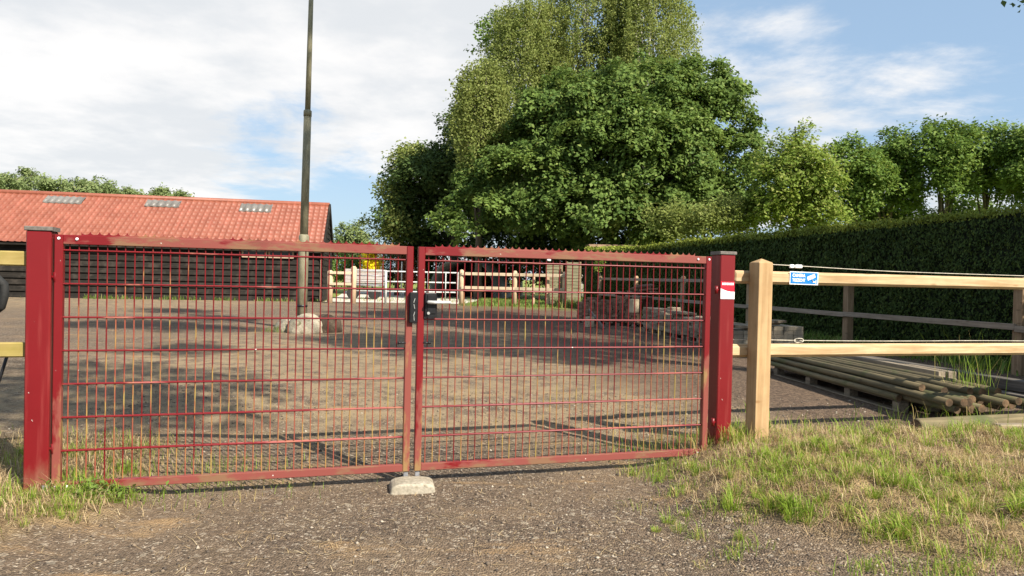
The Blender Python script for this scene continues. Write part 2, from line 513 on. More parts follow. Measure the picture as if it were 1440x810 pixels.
def rock_mb(rx, ry, rz, seed, sub=3, rough=.22, flat=.3):
    import bmesh
    bm = bmesh.new(); bmesh.ops.create_icosphere(bm, subdivisions=sub, radius=1)
    from mathutils import noise as mn
    mb = MB()
    pl = [Vector((random.gauss(0, 1), random.gauss(0, 1), random.gauss(0, 1))).normalized() for _ in range(9)]
    for v_ in bm.verts:
        p = v_.co.normalized()
        r_ = 1.0
        for q in pl:
            dt = p.dot(q)
            if dt > 0: r_ = min(r_, (1 - flat * .6) / max(dt, .01)) if dt * r_ > 1 - flat * .6 else r_
        r_ *= 1 + rough * (mn.noise(p * 1.7 + Vector((seed, 0, 0))) + .4 * mn.noise(p * 5 + Vector((seed, 3, 0))))
        v_.co = Vector((p.x * rx * r_, p.y * ry * r_, max(p.z * rz * r_, -rz * .35)))
    vs = [v_.co.copy() for v_ in bm.verts]; fs = [[v_.index for v_ in f.verts] for f in bm.faces]
    mb.add(vs, fs, True); bm.free()
    return mb


def raw_mesh(name, V, F4, mat, parent=None, tint=None, kv=4, smooth=False):
    """fast mesh: V (n,3), F4 (m,kv) int"""
    me = bpy.data.meshes.new(name)
    V = np.ascontiguousarray(V, np.float32); F4 = np.ascontiguousarray(F4, np.int32)
    me.vertices.add(len(V)); me.vertices.foreach_set('co', V.ravel())
    me.loops.add(F4.size); me.loops.foreach_set('vertex_index', F4.ravel())
    me.polygons.add(len(F4))
    me.polygons.foreach_set('loop_start', np.arange(0, F4.size, kv, dtype=np.int32))
    me.polygons.foreach_set('loop_total', np.full(len(F4), kv, np.int32))
    if smooth: me.polygons.foreach_set('use_smooth', np.ones(len(F4), bool))
    me.materials.append(mat)
    me.update(calc_edges=True)
    if tint is not None:
        a = me.attributes.new('tint', 'FLOAT_COLOR', 'POINT')
        cc = np.ones((len(V), 4), np.float32); cc[:, :tint.shape[1]] = tint
        a.data.foreach_set('color', cc.ravel())
    o = bpy.data.objects.new(name, me); COL.objects.link(o)
    if parent is not None: o.parent = parent
    return o


def norm(a):
    return a / np.maximum(np.linalg.norm(a, axis=1, keepdims=True), 1e-9)


def leaves(name, P, Nn, size, mat, parent=None, tint=None, dirv=None, width=.62, fold=.12):
    """one kite shaped folded quad per leaf"""
    n = len(P)
    Nn = norm(Nn)
    rnd = rng.normal(size=(n, 3)) if dirv is None else dirv + rng.normal(size=(n, 3)) * .35
    T = norm(rnd - Nn * np.sum(rnd * Nn, axis=1, keepdims=True))
    B = np.cross(Nn, T)
    s = (np.asarray(size) * np.ones(n))[:, None]
    V = np.empty((n, 4, 3))
    V[:, 0] = P - T * s * .5
    V[:, 1] = P + B * s * width * .5 - T * s * .05 + Nn * s * fold
    V[:, 2] = P + T * s * .5 - Nn * s * fold * .6
    V[:, 3] = P - B * s * width * .5 - T * s * .05 + Nn * s * fold
    F4 = np.arange(n * 4).reshape(n, 4)
    tv = None
    if tint is not None: tv = np.repeat(tint, 4, axis=0)
    return raw_mesh(name, V.reshape(-1, 3), F4, mat, parent, tv)


def sphere_dirs(n):
    return norm(rng.normal(size=(n, 3)))


def crown_points(blobs, nclump, per, cr, thick=.28, up=.8, rmin=.6, front=True, droop=0.0, jag=.12, lobes=16, lobe_r=.40, core=.66):
    """leaf positions & normals: flat sprays of leaves spread through the outer part of several ellipsoids"""
    bl = [(np.array(c, float), np.array(r, float)) for c, r in blobs]
    if lobes:
        nb_ = []
        for c, r in bl:
            k = max(3, int(lobes * (r[0] * r[2]) / max(q[1][0] * q[1][2] for q in bl)))
            for d in sphere_dirs(k):
                if front and d[1] > .3: d = d * np.array([1, -1, 1])
                rr = np.cbrt(r[0] * r[1] * r[2]) * lobe_r * rng.uniform(.65, 1.3)
                rr3 = np.array([rr, rr, rr * .8]) * rng.uniform(.85, 1.2, 3)
                nb_.append((c + d * np.maximum(r - rr3 * .75, r * .35), rr3))
            nb_.append((c, r * core))
        bl = nb_
    w = np.array([(r[0] * r[1] + r[1] * r[2] + r[0] * r[2]) for c, r in bl]); w = w / w.sum()
    P = []; Q = []; cl = []; C0 = []
    pick = rng.choice(len(bl), size=nclump, p=w)
    dirs = sphere_dirs(nclump)
    for i in range(nclump):
        c, r = bl[pick[i]]
        d = dirs[i]
        if front and d[1] > .35 and rng.random() < .6: d = d * np.array([1, -1, 1])
        if d[2] < -.4 and rng.random() < .6: d = d * np.array([1, 1, -1])
        f = rmin + (1 + jag - rmin) * rng.random() ** .55
        ctr = c + d * r * f
        out = d / r; out = out / np.linalg.norm(out)
        pn = out * .75 + np.array([0, 0, up]) + rng.normal(size=3) * .18
        pn = pn / np.linalg.norm(pn)
        t1 = np.cross(pn, rng.normal(size=3)); t1 /= np.linalg.norm(t1); t2 = np.cross(pn, t1)
        k = max(3, int(per * rng.uniform(.5, 1.4)))
        R_ = cr * rng.uniform(.55, 1.35)
        a = rng.random(k) * 2 * PI; q = np.sqrt(rng.random(k)) * R_
        el = rng.uniform(.55, 1.0)
        pts = ctr + np.outer(np.cos(a) * q, t1) + np.outer(np.sin(a) * q * el, t2) + np.outer(rng.normal(size=k) * thick, pn)
        pts[:, 2] -= droop * (q / R_) ** 2 * R_ * .5
        P.append(pts); Q.append(pn + rng.normal(size=(k, 3)) * .42); cl.append(np.full(k, rng.random())); C0.append(ctr)
    return np.concatenate(P), np.concatenate(Q), np.concatenate(cl), C0


def tints(cl, third=.12):
    n = len(cl)
    r_ = np.clip(cl * .6 + rng.random(n) * .5 - .05, 0, 1)
    g = (rng.random(n) < third) * rng.random(n) * .8
    return np.stack([r_, g, np.zeros(n)], 1)


def trunk_mb(base, top, r0, targets, nl=10, lean=.3, seg=8):
    mb = MB(); base = Vector(base); top = Vector(top)
    pts = []
    for k in range(7):
        t = k / 6
        p = base.lerp(top, t) + Vector((random.uniform(-1, 1), random.uniform(-1, 1), 0)) * lean * t * .5
        pts.append(p)
    mb.tube(pts, [r0 * (1.25 if k == 0 else (1 - .82 * k / 6)) for k in range(7)], seg)
    tg = random.sample(list(range(len(targets))), min(nl, len(targets)))
    for i in tg:
        e = Vector(targets[i]); t = random.uniform(.2, .85)
        k = int(t * 6); s0 = pts[k].lerp(pts[k + 1], t * 6 - k)
        mid = s0.lerp(e, .5) + Vector((0, 0, (e - s0).length * .12))
        rr = r0 * (1 - .8 * t) * .5
        mb.tube([s0, s0.lerp(mid, .55) , mid, mid.lerp(e, .6), e], [rr, rr * .8, rr * .6, rr * .38, rr * .12], 6)
    return mb


def tree(name, label, cat, base, blobs, nclump, per, cr, size, leafmat, barkmat, r0=.25, nl=12, group=None, third=.12, extra=None, **kw):
    """base: world x,y ; blobs relative to base"""
    root = thing(name, label, cat, (base[0], base[1], base[2] if len(base) > 2 else 0), 0, group)
    P, Q, cl, C0 = crown_points(blobs, nclump, per, cr, **kw)
    sz = size * rng.uniform(.7, 1.25, len(P))
    if extra is not None:
        P = np.concatenate([P, extra[0]]); Q = np.concatenate([Q, extra[1]]); cl = np.concatenate([cl, rng.random(len(extra[0]))]); sz = np.concatenate([sz, .11 * rng.uniform(.7, 1.3, len(extra[0]))])
    leaves('crown', P, Q, sz, leafmat, root, tints(cl, third))
    hi = max(c[2] + r[2] * .5 for c, r in blobs)
    cx = sum(c[0] for c, r in blobs) / len(blobs) * .5; cy = sum(c[1] for c, r in blobs) / len(blobs) * .5
    trunk_mb((0, 0, -.2), (cx, cy, hi), r0, C0, nl).build('trunk', barkmat, root)
    return root


# ------------------------------------------------------------------ terrain
TH = R(16.3)
GD = Vector((math.cos(TH), math.sin(TH), 0)); GN = Vector((math.sin(TH), -math.cos(TH), 0))
GP = Vector((-2.80, 4.235, 0))


def bank_r(x, y):
    xb = 1.12 + np.maximum(0, 4.25 - y) * .85 + (fbm(x * 1.3, y * 1.3, 5) - .5) * .5
    return sst(-.05, .62, x - xb) * sst(3.15, 4.0, y + (fbm(x, y, 9) - .5) * .6) * (1 - sst(5.65, 6.6, y - (x - 2.2) * .10))


def bank_l(x, y):
    xb = -2.12 - np.maximum(0, y - 4.6) * .3 - np.maximum(0, 4.0 - y) * .75 + (fbm(x * 1.5, y * 1.5, 21) - .5) * .55
    return sst(-.05, .4, xb - x) * (1 - sst(5.2, 6.0, y))


def height(x, y):
    x = np.asarray(x, float); y = np.asarray(y, float)
    b = bank_r(x, y); bl = bank_l(x, y)
    near = 1 - sst(8, 14, y)
    h = b * (.12 + .09 * (fbm(x * 2.0, y * 2.6, 3) - .5) * 2 + .05 * (fbm(x * 6, y * 6, 8) - .5) * 2 + .022 * (fbm(x * 16, y * 16, 18) - .5) * 2)
    h = h + bl * (.035 + .03 * (fbm(x * 4, y * 4, 13) - .5) * 2)
    h = h + near * (.012 * (fbm(x * 1.6, y * 1.6, 31) - .5) + .010 * (fbm(x * 9, y * 9, 33, 3) - .5))
    dip = sst(-2.75, -2.0, x) * (1 - sst(.9, 1.5, x)) * (1 - sst(5.6, 8.5, y))
    h = h - .055 * dip
    return h


def axis(lo, hi, step, far_lo, far_hi, g=1.18):
    a = list(np.arange(lo, hi + 1e-6, step))
    s_ = step; x = hi
    while x < far_hi:
        s_ = min(s_ * g, 60); x += s_; a.append(x)
    s_ = step; x = lo
    while x > far_lo:
        s_ = min(s_ * g, 60); x -= s_; a.insert(0, x)
    return np.array(a)


xs = axis(-4.2, 5.6, .045, -700, 700); ys = axis(2.6, 7.6, .04, -120, 900)
X, Y = np.meshgrid(xs, ys); nx, ny = len(xs), len(ys)
Z = height(X, Y)
# far terrain beyond the fields
V = np.stack([X, Y, Z], -1).reshape(-1, 3)
idx = np.arange(nx * ny).reshape(ny, nx)
F4 = np.stack([idx[:-1, :-1], idx[:-1, 1:], idx[1:, 1:], idx[1:, :-1]], -1).reshape(-1, 4)
ground = raw_mesh('ground', V, F4, M['ground'], smooth=True)
zx, zy = V[:, 0], V[:, 1]
# zone.r earth/dry grass, zone.g meadow, zone.b bark chips along the hedge
edge = (fbm(zx * .8, zy * .8, 41) - .5)
hx = 8.1 - .197 * (zy - 11.3)
soil = np.clip(np.maximum(bank_r(zx, zy) * 1.1, bank_l(zx, zy)) + .0, 0, 1)
mead = sst(34.8, 35.8, zy + edge * 1.2) * 1.0
mead = np.maximum(mead, sst(-.3, .4, zx - hx - .2 + edge))
strip = sst(-1.2, 0.0, zy - 34.8 + edge * 2) * sst(-2.8, -2.0, zx) * .8
mead = np.maximum(mead, strip)
mead = np.maximum(mead, sst(-26, -34, zx))
mead = np.maximum(mead, 1 - sst(-9, -4, zy))
chip = sst(-7.6, -5.6, zx - hx + edge * 2) * .9
sunlit_litter = sst(5.4, 6.8, zy) * (1 - sst(12, 20, zy)) * sst(-7.5, -5, zx) + sst(20, 30, zy) * sst(-8, -14, zx) + .12  # straw litter, its pale colour also painting in the sunlit parts of the yard
sunlit_litter = np.clip(sunlit_litter, 0, 1) * (1 - chip * .6)
col = np.stack([soil, mead, chip, sunlit_litter], 1).astype(np.float32)
a = ground.data.attributes.new('zone', 'FLOAT_COLOR', 'POINT'); a.data.foreach_set('color', col.ravel())
tag(ground, kind='structure')


def gz(x, y): return float(height(np.array([x]), np.array([y]))[0])


# pale concrete strip behind the far farm gate
mb = MB()
pa = [(-9.3, 35.3), (-2.6, 36.3), (-1.6, 45), (-3, 60), (-14, 60), (-11, 45)]
mb.add([(p[0], p[1], .006) for p in pa], [tuple(range(len(pa)))])
tag(mb.build('path', M['concrete']), kind='structure')

# ------------------------------------------------------------------ red double gate
HP = 1.60


def gpt(s_, n_=0.0, z=0.0):
    p = GP + GD * s_ + GN * n_
    return Vector((p.x, p.y, z))


def gate_post(s_, label, sticker=False):
    root = thing('gate_post', label, 'gate post', gpt(s_), TH, 'square red posts of the gate')
    mb = MB(); mb.box((0, 0, (HP - .03 - .12) / 2), (.13, .13, HP - .03 + .12), None, .006)
    o = mb.build('post_tube', M['red_post'], root)
    mb = MB(); mb.box((0, 0, HP - .03 + .0135), (.146, .146, .026), None, .004)
    mb.build('cap', M['cap'], root)
    return root


pl = gate_post(0, 'square red gate post with grey cap at the left, beside the yellowish wooden rails')
pr = gate_post(4.625, 'square red gate post with white and red sticker, beside the fresh pine fence')
# hinges
for root, sx in ((pl, 1), (pr, -1)):
    for hz in (.28, 1.30):
        mb = MB()
        mb.tube([(sx * .06, -.045, hz), (sx * .098, -.045, hz)], .010, 8)
        mb.tube([(sx * .085, -.045, hz - .03), (sx * .085, -.045, hz + .03)], .014, 8)
        mb.build('hinge', M['red_post'], root)
# foot plate of left post
mb = MB(); mb.box((.05, -.072, .02), (.03, .008, .10), None, .001); mb.build('foot_plate', M['zinc'], pl)
# sticker
mb = MB()
y0 = -.0655
mb.box((0, y0 - .0012, 1.298), (.122, .0016, .135), None, 0, 0)
st_ = mb.build('sticker', M['sticker_red'], pr); st_['label'] = 'red and white maker sticker'
mb = MB()
curve = [(-.061, 1.231), (.061, 1.231), (.061, 1.287), (.03, 1.287), (.0, 1.291), (-.03, 1.300), (-.061, 1.312)]
mb.prism(curve, (1, 0, 0), (0, 0, 1), (0, 1, 0), .001, origin=(0, y0 - .0030, 0))
x = -.05
for wd in (.012, .010, .011, .012, .010, .010, .012, .009):
    mb.box((x + wd / 2, y0 - .0030, 1.347), (wd - .002, .001, .018), None); x += wd + .0022
mb.build('sticker_print', M['sign_white'], st_)
mb = MB()
for k in range(6):
    a = k * PI / 3
    mb.box((-.033 + .010 * math.cos(a), y0 - .0042, 1.262 + .010 * math.sin(a)), (.006, .001, .005))
mb.build('sticker_emblem', M['sticker_red'], st_)


def leaf(s0, s1, label, left):
    root = thing('gate_leaf', label, 'gate', gpt(s0, .035), TH, 'leaves of the red double gate')
    Lw = s1 - s0
    zb, zt = .052, 1.525
    sw = .046
    mb = MB()
    st_bot = .03
    for xx in (sw / 2, Lw - sw / 2):
        inner = (xx > sw) == left
        mb.box((xx, 0, (zt + .028 + st_bot) / 2), (sw, .046, zt + .028 - st_bot), None, .004)
    for zz, hh in ((zb + .002, .048), (zt, .056)):
        mb.box((Lw / 2, .001, zz), (Lw - 2 * sw - .001, .042, hh), None, .003, 1)
    mb.build('gate_frame', [M['red'], M['red_rail']], root)
    # comb strip with semicircular cut-outs
    mb = MB()
    n = int((Lw - .22) / .05)
    x0 = (Lw - n * .05) / 2 + (.02 if left else -.01)
    poly = []
    z0 = zt + .0285
    poly_top = []
    for k in range(n):
        for j in range(7):
            a = PI - PI * j / 6
            poly_top.append((x0 + k * .05 + .025 + .0225 * math.cos(a), z0 + .019 - .0145 * math.sin(a)))
        poly_top.append((x0 + (k + 1) * .05, z0 + .0225))
    # quads strip
    vs = []; fs = []
    for th in (-.0015, .0015):
        for (px, pz) in poly_top:
            vs.append((px, th, pz)); vs.append((px, th, z0))
    m_ = len(poly_top)
    for k in range(m_ - 1):
        a = 2 * k
        fs.append((a, a + 1, a + 3, a + 2)); b = a + 2 * m_
        fs.append((b, b + 2, b + 3, b + 1)); fs.append((a, a + 2, b + 2, b))
    mb.add(vs, fs)
    mb.build('spike_strip', M['red_comb'], root)
    # wire mesh 50 x 200
    mb = MB()
    xw = sw + .03 if left else sw + .028
    wx = []
    while xw < Lw - sw - .008:
        wx.append(xw); xw += .05
    for xw in wx:
        j = random.uniform(-.0012, .0012)
        mb.tube([(xw + j, .004, zb + .02), (xw - j, .004, .8), (xw + j * 2, .004, zt - .022)], .0041, 5, False)
    for k in range(7):
        zz = .262 + .2 * k
        for yy in (-.0035, .0115):
            mb.tube([(sw - .004, yy, zz), (Lw * .35, yy, zz + random.uniform(-.002, .002)), (Lw * .7, yy, zz + random.uniform(-.002, .002)), (Lw - sw + .004, yy, zz)], .0054, 6, False, 1)
    mb.build('mesh_panel', [M['red_panel'], M['red_wire_h']], root)
    # pale screw heads
    hx_ = .024 if left else Lw - .024
    dx = 1 if left else -1
    for px, pz in ((hx_, zt + .005), (hx_ + dx * .095, zt + .004), (hx_, zb), (hx_ + dx * .06, zb)):
        mb = MB(); mb.tube([(px, -.0232, pz), (px, -.029, pz)], [.010, .006], 8); mb.build('screw', M['sign_white'], root)
    # drop bolt on the meeting stile
    mx = Lw - sw / 2 if left else sw / 2
    mb = MB(); mb.box((mx, -.006, -.012), (.030, .012, .10), None, .002)
    mb.build('drop_bolt', M['zinc'], root)
    # small peg
    px = Lw - sw if left else sw
    sgn = -1 if left else 1
    mb = MB(); mb.tube([(px + sgn * -.006, -.018, .902), (px + sgn * .045, -.018, .902)], .006, 8)
    mb.tube([(px + sgn * .028, -.018, .902), (px + sgn * .05, -.018, .902)], .010, 8)
    mb.build('peg', M['black'], root)
    if left:
        mb = MB(); mb.box((Lw + .003, -.038, 1.142), (.056, .034, .205), None, .006)
        kp = mb.build('strike_box', M['black'], root)
        mb = MB()
        for zz, a in ((1.19, .3), (1.15, -.2), (1.10, .25), (1.07, -.1)):
            mb.box((Lw + .006, -.0558, zz), (.004, .001, .03), Matrix.Rotation(a, 3, 'Y'))
        mb.build('scratch_mark', M['chrome'], kp)
    else:
        mb = MB(); mb.box((.088, -.020, 1.158), (.085, .042, .165), None, .006)
        mb.box((.092, -.0435, 1.165), (.060, .008, .125), None, .003)
        lk = mb.build('lock_case', M['black'], root)
        mb = MB()
        mb.tube([(.068, -.044, 1.180), (.068, -.072, 1.180)], .011, 10)
        mb.tube([(.062, -.070, 1.180), (.12, -.073, 1.179), (.215, -.070, 1.181)], [.0125, .0115, .010], 10)
        mb.build('handle', M['white_metal'], lk)
        mb = MB(); mb.tube([(.070, -.048, 1.105), (.070, -.056, 1.105)], .010, 10)
        mb.build('cylinder', M['chrome'], lk)
    return root


leaf(.078, 2.205, 'left leaf of the red mesh gate, with the narrow black strike box', True)
leaf(2.238, 4.488, 'right leaf of the red mesh gate, with the black lock and pale lever handle', False)

# concrete stop
mb = MB()
sec = [(-.148, -.03), (.148, -.03), (.145, .025), (.12, .045), (.06, .052), (-.06, .054), (-.11, .045), (-.14, .03)]
c0 = gnd(577, 681)
mb.prism(sec, (1, 0, 0), (0, 0, 1), (0, 1, 0), .20)
b_ = mb.build('stop_block', M['stop'], None, (c0.x, c0.y + .08, -.047), TH * .7)
bv = b_.modifiers.new('bevel', 'BEVEL'); bv.width = .02; bv.segments = 3
tag(b_, 'pale concrete stop block on the gravel under the middle of the red gate', 'gate stop')


# ------------------------------------------------------------------ front wooden fence (right)
FW = Vector((2.02, 5.78, 0)); FA = R(16.9)
froot = thing('wooden_fence', 'fresh pale pine fence with pointed post, right of the red gate', 'fence', FW, FA)
zb_ = gz(2.02, 5.78)
mb = MB(); w = .066
pz = 1.525
mb.add([(-w, -w, -.2), (w, -w, -.2), (w, w, -.2), (-w, w, -.2), (-w, -w, pz), (w, -w, pz), (w, w, pz), (-w, w, pz), (0, 0, pz + .035)],
       [(0, 1, 5, 4), (1, 2, 6, 5), (2, 3, 7, 6), (3, 0, 4, 7), (4, 5, 8), (5, 6, 8), (6, 7, 8), (7, 4, 8)])
po = mb.build('post', M['pine_v'], froot)
bv = po.modifiers.new('bevel', 'BEVEL'); bv.width = .006; bv.segments = 2
for zc, x0 in ((1.405, -.195), (.80, -.215)):
    mb = MB(); mb.beam((x0, w + .052, zc), (6.2, w + .052, zc + (.006 if zc > 1 else -.02)), .10, .108, .022)
    mb.build('rail', M['pine'], froot)
po2 = MB().box((6.1, 0, .70), (.13, .13, 1.65), None, .005).build('post', M['pine_v'], froot)


def fpt(x, y, z):
    return FW + Vector((x * math.cos(FA) - y * math.sin(FA), x * math.sin(FA) + y * math.cos(FA), z))


# fence ropes with connectors
rt = thing('fence_rope', 'white electric rope with white connectors, running above the upper pine rail', 'rope', fpt(.07, .10, 1.497), FA, 'white fence ropes')
pts = []
for k in range(40):
    x = .07 + k * .155
    sag = -.022 * sst(0, 1.6, x) - .012 * math.sin(min(1, x / 6) * PI)
    pts.append((x - .07, .02, .022 + float(sag)))
MB().tube(pts, .0030, 6).build('rope', M['rope'], rt)
MB().tube([(-.005, .01, .022), (.05, .02, .021)], .011, 8).build('insulator', M['cap'], rt)
for x0, x1 in ((.30, .34), (.352, .42)):
    MB().box(((x0 + x1) / 2, .02, .010), (x1 - x0, .022, .030), None, .005).build('connector', M['sign_white'], rt)
rt2 = thing('fence_rope', 'white rope with a knot, lying along the lower pine rail', 'rope', fpt(.07, .085, .863), FA, 'white fence ropes')
pts = []
for k in range(60):
    x = k * .1
    pts.append((x - .3 if k == 0 else x, .03, .015 + .012 * math.exp(-x * 2) - .004 * math.sin(x * 2.2) - .012 * float(sst(.5, 2, x))))
MB().tube(pts, .0032, 6).build('rope', M['rope'], rt2)
pts = [(.40 + .045 * math.cos(t) * (1 + .3 * math.sin(2 * t)), .02 + .012 * math.sin(3 * t), .018 + .018 * math.sin(t)) for t in np.linspace(0, 4.5 * PI, 50)]
MB().tube(pts, .0040, 6).build('knot', M['rope'], rt2)
pts = [(-.28, .03, .012), (-.2, .02, .02), (-.1, .03, .012), (0, .03, .02)]

# camera sign on upper rail
tx = .47
sg = thing('warning_sign', 'blue sign with white camera symbol and lettering on the upper pine rail', 'sign', fpt(tx, w + .052 - .05 - .002, 1.408), FA - .0)
sg.rotation_euler = (0, R(.6), FA)
W_, H_ = .285, .108
MB().box((0, -.002, 0), (W_, .004, H_), None, 0).build('sign_plate', M['sign_white'], sg)
MB().box((0, -.0046, 0), (W_ - .014, .0014, H_ - .014), None, 0).build('sign_face', M['sign_blue'], sg)


def text_mesh(txt, size, name, mat, parent, loc, ext=.0006, off=.0):
    cu = bpy.data.curves.new('lettering', 'FONT'); cu.body = txt; cu.size = size; cu.extrude = ext; cu.offset = off
    cu.align_x = 'LEFT'; cu.align_y = 'CENTER'
    o = bpy.data.objects.new('tmp_lettering', cu); COL.objects.link(o)
    dg = bpy.context.evaluated_depsgraph_get(); dg.update()
    me = bpy.data.meshes.new_from_object(o.evaluated_get(dg))
    bpy.data.objects.remove(o, do_unlink=True)
    me.materials.clear(); me.materials.append(mat); me.name = name
    b = bpy.data.objects.new(name, me); COL.objects.link(b); b.parent = parent
    b.location = loc; b.rotation_euler = (R(90), 0, 0)
    return b


for i, tx_ in enumerate(('CAMERA', 'TOEZICHT')):
    t_ = text_mesh(tx_, .036, 'lettering', M['sign_white'], sg, (-.118, -.0062, .021 - .040 * i), off=.0012)
    wd = max(v_.co.x for v_ in t_.data.vertices)
    t_.scale = (.128 / wd, 1, 1)
mb = MB()
ca = R(20)
cr_ = Matrix.Rotation(-ca, 3, 'Y')
mb.box((.072, -.0062, .012), (.076, .0012, .032), cr_)
mb.box((.040, -.0062, -.004), (.014, .0011, .026), cr_)
mb.beam((.075, -.0062, -.005), (.090, -.0062, -.028), .0011, .012, up=(0, 1, 0))
mb.beam((.086, -.0062, -.029), (.118, -.0062, -.029), .0011, .0013 * 7, up=(0, 0, 1))
mb.box((.119, -.0062, -.027), (.006, .0012, .034))
mb.build('camera_symbol', M['sign_white'], sg)

# left yellowish fence piece
LR = thing('wooden_fence', 'yellowish green wooden rails running to the left red gate post', 'fence', gpt(-.068, -.01), TH - R(1))
for zc in (1.405, .865):
    mb = MB(); mb.beam((-.004, 0, zc), (-3.2, 0, zc + .01), .05, .088, .008)
    mb.build('rail', M['pine_green'], LR)
MB().box((-2.3, .09, .65), (.12, .12, 1.7), None, .006).build('post', M['pine_v'], LR)

# bicycle leaning behind the left rails, only its grip and saddle edge show
bk = thing('bicycle', 'dark bicycle at the left picture edge behind the yellowish rails, only its black grip showing', 'bicycle', (0, 0, 0))
e = at(3.0, 410, 4.62)


def bp(dx, dz, dy=0): return Vector((e.x + dx, e.y + dy, dz))


mb = MB(); mb.tube([bp(-.10, 1.285, -.05), bp(-.02, 1.283, -.02), bp(.012, 1.24), bp(.017, 1.17), bp(.0, 1.09), bp(-.02, 1.065)], [.02, .026, .026, .025, .020, .012], 10)
mb.build('grip', M['rubber'], bk)
mb = MB(); mb.tube([bp(-.10, 1.285, -.05), bp(-.3, 1.25, -.06), bp(-.45, 1.1, 0)], .012, 8); mb.build('handlebar', M['zinc'], bk)
mb = MB()
mb.tube([bp(.045, .80), bp(-.01, .62), bp(-.10, .36)], .010, 8)
mb.tube([bp(-.45, 1.1), bp(-.50, .75), bp(-.56, .36)], .018, 8); mb.tube([bp(-.50, .78), bp(-1.05, .80)], .018, 8)
mb.tube([bp(-.52, .70), bp(-.98, .33)], .018, 8); mb.tube([bp(-.98, .33), bp(-1.1, .9)], .016, 8); mb.tube([bp(-.98, .33), bp(-1.5, .36)], .012, 8)
mb.build('frame', M['black'], bk)
for cx in (-.56, -1.5):
    mb = MB(); mb.tube([bp(cx + .33 * math.cos(t), .36 + .33 * math.sin(t)) for t in np.linspace(0, 2 * PI, 33)], .02, 8, False)
    wh = mb.build('wheel', M['rubber'], bk)
    mb = MB()
    for t in np.linspace(0, 2 * PI, 19)[:-1]:
        mb.tube([bp(cx, .36), bp(cx + .32 * math.cos(t), .36 + .32 * math.sin(t))], .0015, 4, False)
    mb.build('spokes', M['chrome'], wh)
mb = MB(); mb.tube([bp(-1.0, .95), bp(-1.12, .96), bp(-1.25, .97)], [.02, .05, .09], 10); mb.build('saddle', M['rubber'], bk)

# ------------------------------------------------------------------ fence along the hedge
def hxy(Yv, off=0.0):
    return Vector((8.1 - .197 * (Yv - 11.3) + off, Yv, 0))


HA = math.atan2(1, -.197)  # direction of the line (away from camera)
hroot = thing('wooden_fence', 'long weathered post and rail fence running back along the dark hedge', 'fence', hxy(11.3), HA)
ln_ = math.hypot(1, .197)
post_Y = [7.2, 11.3, 15.4, 19.4, 23.6, 27.8, 32.2]
for py in post_Y:
    xl = (py - 11.3) * ln_
    if py > 22:
        mb = MB(); mb.tube([(xl, 0, -.2), (xl, 0, 1.52), (xl, 0, 1.57)], [.085, .085, .05], 10)
    else:
        mb = MB(); mb.box((xl, 0, .67), (.17, .15, 1.76), None, .008)
    mb.build('post', M['oldpost'], hroot)
for zc in (1.43, .745):
    for a_, b_2 in zip(post_Y[:-1], post_Y[1:]):
        xa, xb2 = (a_ - 11.3) * ln_ + .003, (b_2 - 11.3) * ln_ - .003
        mb = MB(); mb.beam((xa, .105, zc + random.uniform(-.015, .015)), (xb2, .105, zc + random.uniform(-.015, .015)), .05, .10, .006)
        mb.build('rail', M['oldrail'], hroot)

# far paddock fence
fr = thing('wooden_fence', 'pale wooden fence at the far end of the yard, right of the white gate', 'fence', (0, 0, 0))
pp = [at(649, 400, 35.6), at(724, 400, 35.3), at(794, 400, 35.0)]
for k, p in enumerate(pp):
    MB().tube([(p.x, p.y, -.2), (p.x, p.y, 1.68), (p.x, p.y, 1.75)], [.11, .11, .06], 10).build('post', M['farpost'], fr)
for q in (.33, .62):
    p = pp[1].lerp(pp[2], q + .05)
    MB().box((p.x, p.y + .15, .82), (.14, .10, 1.44), None, .01).build('post', M['farpost'], fr)
for zc in (1.55, .86):
    for p, q in zip(pp[:-1], pp[1:]):
        MB().beam((p.x + .003, p.y - .13, zc), (q.x - .003, q.y - .13, zc), .06, .15, .01).build('rail', M['farrail'], fr)
fl = thing('wooden_fence', 'short pale fence section between the barn corner and the white metal gate', 'fence', (0, 0, 0))
p1 = at(464, 400, 34.0); p2 = at(497, 400, 34.2)
for p, h_ in ((p1, 1.5), (p2, 1.72)):
    MB().tube([(p.x, p.y, -.2), (p.x, p.y, h_), (p.x, p.y, h_ + .07)], [.14, .14, .07], 10).build('post', M['farpost'], fl)
for zc in (1.45, .92):
    MB().beam((p1.x, p1.y - .17, zc), (p2.x, p2.y - .17, zc), .06, .13, .01).build('rail', M['farrail'], fl)

# white tubular farm gate
fg = thing('farm_gate', 'white tubular metal farm gate at the far end of the yard', 'gate', (p2.x, p2.y, 0))
q0 = Vector((.12, .1, 0)); q1 = Vector((pp[0].x - p2.x - .2, pp[0].y - p2.y, 0)); qm = at(543, 400, 34.6); qm = Vector((qm.x - p2.x, qm.y - p2.y, 0))
mb = MB()
for zz in (1.58, 1.08, .60):
    mb.tube([q0 + Vector((0, 0, zz)), q1 + Vector((0, 0, zz))], .036, 8)
mb.build('bars', M['white_metal'], fg)
for q, r_ in ((qm, .055), (q1, .045), (q0.lerp(q1, .88) * 1.0, .025), (qm.lerp(q1, .58), .025)):
    MB().tube([q + Vector((0, -.08, .12 if r_ != .055 else 0)), q + Vector((0, -.08, 1.62))], r_, 8).build('upright', M['white_metal'], fg)
mb = MB()
mb.tube([q0 + Vector((0, .05, 1.35)), qm + Vector((0, .05, 1.35))], .02, 6); mb.tube([q0 + Vector((0, .05, .85)), qm + Vector((0, .05, .85))], .02, 6)
mb.build('thin_bars', M['zinc'], fg)

